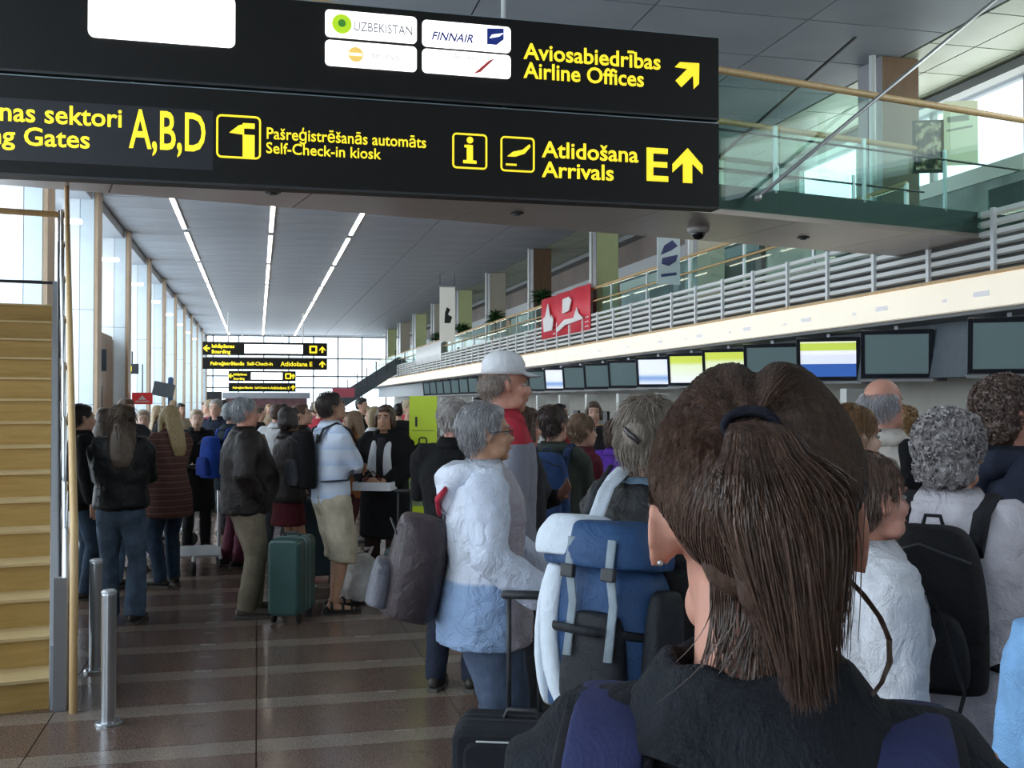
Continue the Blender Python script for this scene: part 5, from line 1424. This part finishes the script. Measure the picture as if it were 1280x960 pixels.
# tall man with the white cap
C2 = person(630, 4.85, 78, 'tall man in a white baseball cap with sunburnt face, standing over the queue', H=1.90, man=True, sk='rosy', hair=('bald', (.30, .24, .20)), head=(2, 2),
            top=dict(m=bands('shirt_red_grey', 'Z', [(0, (.26, .26, .31)), (.745, (.45, .03, .05))], period=2.0), name='shirt', hem=.84, ease=.02), bottom=dict(m=M_CHAR), arms=('hang', 'hang'))
q = MB(); q.M = C2.HM
q.lathe([(.094, .045), (.098, .065), (.094, .098), (.078, .125), (.050, .142), (.012, .150)], 24, (0, -.018, .0)); q.obj('cap', M_WHITE, C2.root, smooth=True, disp=.006, dscale=.03)
q = MB(); q.M = C2.HM; vs = []
for lay in (0, .005):
    for rr_ in (.085, .12, .155):
        for i in range(13):
            a = R(40 + 100 * i / 12); vs.append((rr_ * math.cos(a) * (.92 if rr_ > .1 else 1.0), -.018 + rr_ * math.sin(a) * 1.05, .060 - (rr_ - .085) * .25 - .012 * abs(math.cos(a)) + lay))
fs = [(l * 39 + r_ * 13 + i, l * 39 + r_ * 13 + i + 1, l * 39 + (r_ + 1) * 13 + i + 1, l * 39 + (r_ + 1) * 13 + i) for l in (0, 1) for r_ in (0, 1) for i in range(12)] + [(26 + i, 27 + i, 66 + i, 65 + i) for i in range(12)]
q.add(vs, fs); q.obj('cap_brim', M_WHITE, C2.root, smooth=True)

person(567, 6.1, 12, 'grey-haired man in a black sweater seen from behind beside the lime board', H=1.70, man=True, g=1.05, sk='rosy', hair=('short', (.42, .38, .36)), top=dict(m=M_BLKCLOTH, name='sweater', hem=.86, ease=.025), bottom=dict(m=M_NAVYC), arms=('chest', 'crossed'))
person(652, 5.65, 70, 'dark-haired woman in black almost hidden behind the woman in glasses', H=1.66, sk='rosy', hair=('bob', (.10, .05, .035)), top=dict(m=M_CHAR, name='jacket', hem=.80, ease=.03), bottom=dict(m=M_CHAR), arms=('chest', 'hang'))
D_2 = person(692, 6.35, 14, 'dark-haired boy with a denim blue backpack, standing in the queue', H=1.66, sk='fair', hair=('short', (.06, .035, .03)), top=dict(m=cloth('sleeve_green_dark', (.05, .06, .05)), name='jacket', hem=.84, ease=.03), bottom=dict(m=M_CHAR), arms=('hang', 'hold'), head=(20, 0))
backpack(D_2, 'denim blue backpack with a round patch on the dark-haired boy', cloth('denim_pack', (.035, .07, .18), var=.3), cloth('denim_pack_pocket', (.05, .09, .22), var=.3), w=.33, d=.18, h=.46, z=1.0, strap=cloth('denim_strap', (.03, .05, .12)))
person(728, 6.9, 60, 'person with light brown hair leaning beside the boy with the blue backpack', H=1.60, hair=('short', (.22, .13, .08)), top=dict(m=cloth('black_red', (.10, .012, .02)), name='top', hem=.86), bottom=dict(m=M_BLKCLOTH))
person(770, 6.5, 20, 'person in a purple top behind the blue and white trekking pack', H=1.56, hair=('bob', (.12, .07, .05)), top=dict(m=cloth('purple_fleece', (.10, .03, .30)), name='fleece', hem=.84, ease=.04), bottom=dict(m=M_CHAR), loc=at(772, 7.6))
# backpacker with grey-blond hair and the big trekking pack
E_ = person(812, 3.15, 32, 'traveller with grey-blond gathered hair and black leather jacket carrying the trekking pack', H=1.70, g=1.08, sk='fair', hair=('updo', (.25, .20, .16)),
            top=dict(m=M_BKLEA, name='jacket', hem=.84, ease=.035, folds=.03, collar=False), bottom=dict(m=cloth('trousers_pale_grey', (.24, .27, .28)), ease=.04), arms=('grip', 'chest'), head=(-8, 0))
q = MB(); q.M = Matrix.Diagonal((E_.s,) * 3 + (1,)); vs = []; n_ = 24
for r_, z_ in ((.085, 1.44), (.070, 1.50), (.074, 1.505), (.092, 1.455)):
    for i in range(n_ + 1):
        a = R(112) + R(316) * i / n_; vs.append((r_ * math.cos(a) * 1.1, -.008 + r_ * math.sin(a), z_))
q.add(vs, [(l * (n_ + 1) + i, l * (n_ + 1) + i + 1, (l + 1) * (n_ + 1) + i + 1, (l + 1) * (n_ + 1) + i) for l in range(3) for i in range(n_)]); q.obj('collar', cloth('collar_denim', (.10, .15, .20)), E_.root, smooth=True, subsurf=1)
q = MB(); q.M = E_.HM; q.tube([(-.02, -.155, .03), (0, -.162, .012), (.03, -.155, -.01)], [(.009, .004)] * 3, 8, side=(0, 0, 1)); q.obj('hair_clip', mat('clip_dark', (.03, .02, .02), .2), E_.root, smooth=True)
M_PB = cloth('pack_blue', (.030, .075, .18), rough=.5, var=.2); M_PW = cloth('pack_white', (.68, .74, .82), rough=.5, var=.05); M_PK = cloth('pack_black', (.015, .017, .022), rough=.6); M_PG = cloth('pack_grey', (.25, .30, .34), rough=.6)
off = Vector((.05, -.33, .855)); t = on_person(E_, 'trekking_backpack', 'large blue, white and black trekking backpack on the leather-jacketed traveller', 'backpack', off); t.rotation_euler.x = R(-7)
q = MB(); shell(q, (0, 0, 0), .33, .25, .42, taper=1.05, belly=1.06); q.obj('body', M_PB, t, smooth=True, subsurf=2, disp=.03, dscale=.09)
q = MB(); shell(q, (0, -.02, .39), .36, .30, .13, taper=.8); q.obj('lid', M_PB, t, smooth=True, subsurf=2, disp=.03, dscale=.07)
q = MB(); shell(q, (-.085, -.045, .415), .22, .25, .115, taper=.75); q.obj('lid_panel', M_PW, t, smooth=True, subsurf=2, disp=.012, dscale=.07)
q = MB(); q.tube([(-.165, -.02, .38), (-.178, -.03, .28), (-.172, -.045, .12), (-.13, -.06, .01)], [(.022, .06), (.03, .07), (.03, .06), (.02, .05)], 12); q.obj('side_panel', M_PW, t, smooth=True, subsurf=1)
q = MB(); q.tube([(-.12, -.105, .38), (-.125, -.12, .26), (-.09, -.135, .10), (-.05, -.12, .02)], [(.035, .018), (.03, .02), (.03, .02), (.02, .02)], 12); q.obj('white_panel', M_PW, t, smooth=True, subsurf=1)
q = MB(); shell(q, (.04, -.12, .04), .20, .09, .24); q.obj('lower_pocket', M_PK, t, smooth=True, subsurf=1, disp=.012, dscale=.05)
q = MB(); shell(q, (.19, -.02, .05), .08, .15, .30); q.obj('side_pocket', M_PK, t, smooth=True, subsurf=1)
for x in (-.03, .10):
    q = MB(); q.ribbon([(x, -.16, .47), (x, -.165, .40), (x + .01, -.150, .30), (x + .02, -.175, .16)], .028, .006); q.obj('compression_strap', M_PG, t, smooth=True)
    MB().box((x + .003, -.172, .38), (.04, .02, .035)).obj('buckle', M_DARK, t, bevel=.004)
q = MB(); q.tube([(-.18, -.03, .22), (-.06, -.17, .23), (.08, -.18, .23), (.19, -.03, .22)], [(.012, .005)] * 4, 8, side=(0, 0, 1)); q.obj('compression_strap', M_PK, t, smooth=True)
for sd in (-1, 1):
    q = MB(); x = sd * .105
    L_ = [(x, .03, .44), (x, .05, .53), (x, .09, .61), (x * 1.05, .19, .672), (x * 1.15, .33, .650), (x * 1.3, .47, .50), (x * 1.5, .48, .35), (x * 1.9, .38, .18), (x * 1.6, .14, .05)]
    q.ribbon(L_, .065, .02); q.obj('shoulder_strap', M_PW, t, smooth=True)
    q = MB(); q.ribbon([(x, .0, .52), (x, .04, .60), (x * 1.03, .12, .68)], .02, .006); q.obj('load_strap', M_PK, t, smooth=True)

# woman in white linen, short brown hair
F_ = person(1084, 2.52, 70, 'short woman with brown hair in a rumpled white linen shirt with a thin bag strap', H=1.56, g=.98, sk='rosy', hair=('short', (.115, .065, .045)),
            top=dict(m=M_LINEN, name='shirt', hem=.80, ease=.03, puff=.012, flare=.10, folds=.035, neck=1.46), bottom=dict(m=M_CHAR), arms=('hang', 'hang'), head=(-14, -2))
off = Vector((.26, -.02, .70)); t = on_person(F_, 'shoulder_bag', 'sequinned grey shoulder bag hanging by the white linen shirt', 'bag', off)
m, nt, out = _new('sequins'); b = principled(nt, out, (.2, .2, .2), .3, .4); vo = nt.nodes.new('ShaderNodeTexVoronoi'); vo.inputs['Scale'].default_value = 45; nt.links.new(coord(nt), vo.inputs['Vector'])
nt.links.new(ramp(nt, vo.outputs['Distance'], [(.0, (.5, .48, .45)), (.3, (.12, .11, .12)), (.6, (.04, .04, .05))]), b.inputs['Base Color'])
q = MB(); shell(q, (0, 0, -.16), .10, .22, .30); q.obj('body', m, t, smooth=True, subsurf=1)
q = MB(); S4 = Matrix.Diagonal((F_.s,) * 3 + (1,)); q.M = S4
q.ribbon([Vector(p) - off for p in ((.24, -.10, .82), (.225, -.13, 1.1), (.16, -.145, 1.32), (.11, -.08, 1.455), (.10, .02, 1.475), (.13, .13, 1.36), (.20, .17, 1.15), (.25, .06, .84))], .02, .006); q.obj('strap', M_STB, t, smooth=True)

# woman with grey curls, white shirt and black backpack
G_ = person(1188, 2.95, 14, 'woman with curly grey hair in a white shirt wearing a black backpack', H=1.66, g=1.22, sk='rosy', hair=('curly', (.30, .27, .27)),
            top=dict(m=cloth('shirt_white_pinkish', (.62, .58, .62), var=.08, wrinkle=.6), name='shirt', hem=.80, ease=.03, puff=.012, flare=.08, folds=.03), bottom=dict(m=cloth('skirt_taupe', (.13, .095, .085)), kind='skirt', hem=.35, flare=.05), arms=('hang', 'chest'), head=(4, 0))
backpack(G_, 'black backpack on the woman with curly grey hair', cloth('pack_jet', (.010, .010, .012), rough=.7), cloth('pack_jet_pocket', (.014, .015, .018), rough=.6), w=.32, d=.16, h=.46, z=.97, strap=cloth('pack_strap', (.022, .022, .026)))
q = MB()
# people beyond them
person(1264, 3.5, 62, 'person with wavy reddish brown hair and dark navy hooded jacket at the frame edge', H=1.77, man=False, sk='rosy', hair=('curly', (.105, .065, .052)), top=dict(m=M_NAVYC, name='jacket', hem=.80, ease=.05, hood=M_NAVYC), bottom=dict(m=M_CHAR), arms=('hang', 'hang'))
K_ = person(1104, 4.7, 16, 'balding man with grey sides, pale shirt with red collar and black waistcoat', H=1.80, man=True, sk='rosy', hair=('bald', (.42, .40, .42)), top=dict(m=cloth('shirt_cream_pale', (.62, .56, .50)), name='shirt', hem=.84, ease=.025), bottom=dict(m=M_CHAR), head=(14, 0))
q = MB(); q.M = Matrix.Diagonal((K_.s,) * 3 + (1,)); q.tube([(x_, y_, 1.475) for x_, y_ in [(.078 * math.cos(a), -.01 + .075 * math.sin(a)) for a in [R(110 + 32 * i) for i in range(11)]]], [(.012, .008)] * 11, 8, side=(0, 0, 1)); q.obj('collar_stripe', mat('collar_red', (.35, .02, .03), .7), K_.root, smooth=True)
q = MB(); q.M = Matrix.Diagonal((K_.s,) * 3 + (1,)); q.tube([(.12, .01, 1.445), (.13, .0, 1.3), (.12, .0, 1.1), (.12, .0, .9)], [(.055, .115), (.075, .14), (.07, .145), (.07, .145)], 14, side=(1, 0, 0)); q.obj('waistcoat', M_BLKCLOTH, K_.root, smooth=True)
person(1066, 3.9, 60, 'person with tousled auburn hair between the ponytail and the balding man', H=1.67, sk='pale', hair=('short', (.22, .115, .05)), top=dict(m=M_WHITE, name='shirt', hem=.84), bottom=dict(m=M_CHAR))
person(1128, 5.9, 30, 'child-sized person with ginger curly hair beyond the balding man', H=1.66, sk='pale', hair=('curly', (.30, .17, .07)), top=dict(m=M_BLKCLOTH, name='jacket', hem=.84), bottom=dict(m=M_CHAR))
# sleeve of light denim at the frame edge
pd = person(1428, 2.0, -20, 'person in a light blue denim shirt, only one sleeve inside the frame', H=1.54, g=1.2, hair=('bob', (.2, .14, .09)), top=dict(m=cloth('denim_light', (.22, .42, .70), var=.2, wrinkle=.6), name='shirt', hem=.78, ease=.045, puff=.02, folds=.03), bottom=dict(m=M_JEANSL), arms=('hang', 'hang'))

# ================================================================== the crowd on the open floor
person(103, 8.9, 80, 'dark-haired man in black, half hidden behind the stair handrail', H=1.66, man=True, hair=('short', (.03, .02, .018)), top=dict(m=M_BLKCLOTH, name='jacket', hem=.8, ease=.04), bottom=dict(m=M_JEANSD), arms=('crossed', 'hang'))
person(133, 9.4, 40, 'woman in a grey-green jacket and light jeans behind the leather jacket', H=1.63, hair=('long', (.10, .07, .05)), top=dict(m=cloth('jacket_sage', (.12, .15, .13)), name='jacket', hem=.72, ease=.05), bottom=dict(m=M_JEANSL), arms=('hang', 'hang'))
person(152, 7.95, 12, 'woman with long brown hair in a black leather jacket and flared jeans, back turned', H=1.655, g=1.05, hair=('long', (.105, .07, .045), .06), top=dict(m=M_BKLEA, name='jacket', hem=.92, ease=.045, puff=.02, folds=.03), bottom=dict(m=M_JEANS, flare=.025), arms=('crossed', 'crossed'), feet=((-.10, .05, -10), (.12, -.04, 12)), head=(-12, 0))
person(158, 10.4, 150, 'brown-haired man behind the long-haired women', H=1.72, man=True, hair=('short', (.14, .08, .05)), top=dict(m=M_CHAR, name='jacket', hem=.8, ease=.03), bottom=dict(m=M_CHAR))
person(179, 11.2, 178, 'pale-faced fair-haired woman facing the viewer beside the long blond hair', H=1.60, sk='pale', hair=('short', (.42, .33, .24)), top=dict(m=cloth('top_peach', (.42, .26, .20)), name='top', hem=.84), bottom=dict(m=M_JEANSD))
tweed = bands('coat_tweed', 'Z', [(0, (.17, .075, .055)), (.35, (.12, .05, .045)), (.6, (.22, .13, .10)), (.8, (.10, .05, .05))], period=.055, interp='LINEAR', dist=.02)
person(212, 9.5, -38, 'woman with long blond hair in a rust tweed coat, jeans and boots', H=1.655, hair=('long', (.50, .36, .17), .03), top=dict(m=tweed, name='coat', hem=.68, ease=.04, flare=.14, folds=.02), bottom=dict(m=M_JEANSD), shoes=(.03, .02, .015), arms=('crossed', 'chest'), feet=((-.09, .0, -15), (.09, .04, 15)), head=(0, 0))
person(246, 11.8, 175, 'fair short-haired woman in a long black coat behind the luggage cart', H=1.60, sk='pale', hair=('short', (.50, .38, .26)), top=dict(m=M_BLKCLOTH, name='coat', hem=.5, ease=.05, flare=.05), bottom=dict(m=M_BLKCLOTH), arms=('hold', 'hold'))
person(270, 13.4, 200, 'grey-bearded man in a dark coat further back', H=1.72, man=True, hair=('short', (.35, .33, .31)), top=dict(m=M_NAVYC, name='coat', hem=.7, ease=.03), bottom=dict(m=M_CHAR))
L9 = person(290, 10.6, 62, 'person in a dark teal jacket and maroon trousers wearing a bright blue pack', H=1.68, hair=('short', (.30, .33, .34)), top=dict(m=cloth('jacket_teal', (.02, .035, .05)), name='jacket', hem=.82, ease=.05), bottom=dict(m=cloth('trousers_maroon', (.12, .03, .05))), arms=('hold', 'hang'))
backpack(L9, 'bright blue backpack on the person in maroon trousers', cloth('pack_cobalt', (.02, .07, .38)), cloth('pack_cobalt_pocket', (.02, .05, .28)), w=.30, d=.19, h=.44, z=.95)
L10 = person(306, 8.2, 78, 'grey-haired man in a dark leather jacket and khaki trousers, standing in profile', H=1.715, man=True, g=1.05, sk='rosy', hair=('short', (.32, .33, .34)), belly=.10,
             top=dict(m=M_BRLEA, name='jacket', hem=.82, ease=.045, puff=.02, folds=.03, front=cloth('shirt_tan', (.24, .17, .11))), bottom=dict(m=M_KHAKI, ease=.03), shoes=(.09, .075, .06), arms=('pocket', 'pocket'), feet=((-.10, .10, 0), (.10, .0, 8)))
person(346, 12.1, 20, 'person in a white shirt seen between two dark jackets', H=1.66, hair=('short', (.12, .07, .05)), man=True, top=dict(m=M_WHITE, name='shirt', hem=.84), bottom=dict(m=M_CHAR))
person(377, 10.5, 100, 'brown-haired person looking down behind the folded arms', H=1.67, hair=('short', (.13, .06, .04)), top=dict(m=M_DKBR, name='jacket', hem=.84), bottom=dict(m=M_CHAR), head=(0, -12))
person(361, 9.3, 66, 'dark-haired woman with folded arms in a brown-black jacket and red skirt', H=1.64, sk='tan', hair=('bob', (.035, .022, .02)), top=dict(m=M_DKBR, name='jacket', hem=.84, ease=.035, folds=.03), bottom=dict(m=cloth('skirt_red_dark', (.10, .015, .022)), kind='skirt', hem=.62), shoes=(.55, .56, .6), arms=('crossed', 'crossed'), head=(-6, 0))
stripes = bands('sweater_striped', 'Z', [(0, (.48, .58, .78)), (.5, (.66, .72, .84)), (.55, (.66, .72, .84))], period=.13, interp='LINEAR')
L14 = person(414, 8.4, 68, 'man in a pale striped sweater, sand shorts and black sandals with folded arms', H=1.765, man=True, sk='tan', hair=('short', (.045, .032, .026)), top=dict(m=stripes, name='sweater', hem=.86, ease=.03, folds=.02), bottom=dict(m=M_SAND, kind='shorts', ease=.035), shoes='sandals',
             arms=('crossed', 'crossed'), feet=((-.11, .08, -6), (.11, -.02, 14)), head=(2, -10))
backpack(L14, 'black backpack on the man in the pale striped sweater', M_BLKCLOTH, M_CHAR, w=.30, d=.18, h=.46, z=.98)
person(441, 9.9, -80, 'woman with light brown hair facing the man in the striped sweater', H=1.60, sk='tan', hair=('long', (.27, .16, .09)), top=dict(m=cloth('top_rust', (.30, .10, .04)), name='top', hem=.84), bottom=dict(m=cloth('trousers_wine', (.07, .015, .02))), arms=('chest', 'hold'))
L16 = person(482, 9.0, 196, 'woman in an open black coat with a white scarf, carrying a white tray', H=1.66, sk='tan', hair=('bob', (.09, .045, .03)), top=dict(m=M_BLKCLOTH, name='coat', hem=.55, ease=.05, puff=.015, flare=.05, front=M_CHAR), bottom=dict(m=cloth('trousers_brown_dark', (.04, .022, .02))), arms=('hold', 'hold'))
S4 = Matrix.Diagonal((L16.s,) * 3 + (1,))
for sd in (-1, 1):
    q = MB(); q.M = S4; q.tube([(0, -.085, 1.47), (sd * .065, -.03, 1.49), (sd * .07, .06, 1.46), (sd * .06, .165, 1.36), (sd * .07, .20, 1.24), (sd * .075, .185, 1.10)], [(.02, .02), (.024, .02), (.028, .02), (.034, .02), (.042, .016), (.046, .012)], 12); q.obj('scarf', M_WHITE, L16.root, smooth=True, disp=.012, dscale=.04, subsurf=1)
p = L16.M @ (Vector((0, .33, 1.0)) * L16.s); t = thing('tray', 'white tray with small reddish packets held by the woman in the black coat', 'tray', p, L16.root.rotation_euler.z)
MB().box((0, 0, .0), (.32, .20, .012)).box((0, .1, .03), (.32, .008, .07)).box((0, -.1, .03), (.32, .008, .07)).box((.16, 0, .03), (.008, .2, .07)).box((-.16, 0, .03), (.008, .2, .07)).obj('tray_body', M_WHITE, t, bevel=.002)
t = thing('packet', 'brown leather purse lying in the white tray', 'purse', p + Vector((0, 0, .01)), L16.root.rotation_euler.z); MB().box((.02, .0, .045), (.16, .1, .08)).obj('body', leather('purse_brown', (.14, .04, .025)), t, bevel=.02); MB().tube([(-.05, 0, .08), (.02, 0, .14), (.09, 0, .08)], .006, 8, side=(0, 1, 0)).obj('handle', MATS['purse_brown'], t, smooth=True)

# ---- luggage on the floor
M_GRN = mat('case_green', (.028, .075, .070), .38, var=.12, bs=.1, bscale=90)
p = at(366, 8.05); suitcase(p, heading(366, 200), 'dark green hard suitcase standing upright between two travellers', M_GRN, w=.25, d=.40, h=.58, handle=0, ribs=False, trim=mat('case_trim', (.16, .24, .24), .3, .3))
p = at(397, 9.8); suitcase(p, heading(396, 170), 'large dark blue-grey suitcase behind the green one', mat('case_slate', (.018, .035, .05), .5), w=.36, d=.30, h=.72, handle=1.05)
p = at(508, 8.6); suitcase(p, heading(508, 190), 'small grey-green cabin case behind the maroon backpack', mat('case_greygreen', (.06, .10, .10), .5), w=.34, d=.22, h=.42, handle=.95)
def plastic_bag(p, label, s=1.0):
    t = thing('plastic_bag', label, 'bag', p); q = MB()
    q.tube([(0, 0, .02), (0, 0, .12), (.01, 0, .24), (0, 0, .34), (.0, 0, .40)], [(.15, .11), (.19, .13), (.17, .12), (.10, .07), (.05, .03)], 18, dome=.2)
    q.obj('body', mat('plastic_white', (.66, .64, .62), .35, var=.05, bs=.4, bscale=16), t, voxel=.012, sm=2, disp=.05, dscale=.07, deci=.6)
    for sd in (-1, 1): MB().tube([(sd * .04, .01, .36), (sd * .08, .02, .46), (sd * .02, .02, .44)], [(.016, .006)] * 3, 8).obj('handle', MATS['plastic_white'], t, smooth=True)
    MB().box((.16, -.05, .17), (.02, .09, .06), rz=.2).obj('print', mat('print_red', (.5, .03, .04), .5), t, bevel=.006)
    return t
plastic_bag(at(454, 8.75), 'crumpled white plastic bag with a red mark on the floor')
def cart(p, rz, label):
    t = thing('luggage_cart', label, 'cart', p, rz)
    for x in (-.25, .25):
        MB().tube([(x, -.35, .16), (x, .45, .16)], .018, 8).obj('side_tube', M_ALU, t, smooth=True); MB().tube([(x, .42, .16), (x, .52, .98)], .018, 8).obj('upright', M_ALU, t, smooth=True)
        MB().tube([(x - .02, .40, .08), (x + .02, .40, .08)], .08, 16, side=(0, 0, 1), dome=.1).obj('wheel', M_RUBBER, t, smooth=True)
    MB().tube([(-.02, -.38, .07), (.02, -.38, .07)], .07, 16, side=(0, 0, 1), dome=.1).obj('wheel', M_RUBBER, t, smooth=True)
    MB().tube([(-.27, .52, 1.0), (.27, .52, 1.0)], .022, 10, side=(0, 0, 1)).obj('push_bar', M_DARK, t, smooth=True)
    MB().span((-.24, -.34, .17), (.24, .42, .19)).obj('deck', M_ALU, t); MB().tube([(0, -.38, .12), (0, -.34, .17)], .02, 8).obj('fork', M_ALU, t)
cart(at(243, 10.4), heading(243, 0), 'steel luggage cart before the woman in the long black coat')
cart(at(186, 12.0), heading(186, 60), 'empty luggage cart between the tweed coat and the flared jeans')

# ---- the far crowd
tops = [('red', (.40, .03, .05)), ('white', (.65, .65, .66)), ('dark blue', (.03, .04, .09)), ('black', (.015, .015, .017)), ('pink', (.55, .14, .22)), ('grey', (.15, .15, .16)), ('beige', (.35, .28, .20)), ('pale blue', (.25, .36, .5))]
hairs = [('brown', (.10, .06, .04)), ('blond', (.42, .31, .17)), ('black', (.02, .017, .015)), ('grey', (.32, .31, .30))]
spots = [(128, 15, 'the stair handrail'), (198, 16, 'the pale-faced woman'), (226, 17.5, 'the blond tweed-coated woman'), (258, 19, 'the bearded man'), (262, 15.5, 'the long black coat'), (298, 21, 'the grey-haired man'), (324, 17, 'the leather jacket'), (336, 25, 'the maroon kiosk'),
         (352, 15, 'the white shirt'), (394, 19, 'the striped sweater'), (401, 14.2, 'the large slate suitcase'), (452, 16, 'the black coat'), (458, 24, 'the end staircase'), (467, 12.4, 'the white scarf'), (498, 15, 'the lime board'), (506, 20, 'the far check-in desks'), (512, 12.8, 'the white tray'), (598, 14, 'the white cap'),
         (586, 18, 'the nearest grey-haired neck'), (640, 12, 'the tall man'), (700, 13.5, 'the blue backpack'), (742, 11, 'the grey check-in posts'), (216, 27, 'the small red sign'), (280, 30, 'the far monitors'), (378, 29, 'the flight display stand'), (428, 33, 'the end glass')]
for i, (px, zc, ref) in enumerate(spots):
    tn, tc = tops[(i * 3 + i // 5) % 8]; hn, hc = hairs[(i * 5 + i // 3) % 4]; man = i % 2 == 0
    person(px, zc, (i * 77) % 360, '%s-haired %s in a %s top, far beyond %s' % (hn, 'man' if man else 'woman', tn, ref), H=1.60 + .03 * (i * 7 % 6), man=man, hair=('short' if man else ('bob', 'long', 'short')[i % 3], hc),
           top=dict(m=cloth('far_top_' + tn.replace(' ', '_'), tc), name='top', hem=.82, ease=.03, collar=False), bottom=dict(m=[M_JEANS, M_CHAR, M_KHAKI, M_BLKCLOTH][i % 4]), arms=[('hang', 'hold'), ('crossed', 'crossed'), ('hang', 'hang'), ('chest', 'hang')][i % 4], eyes=zc < 16)
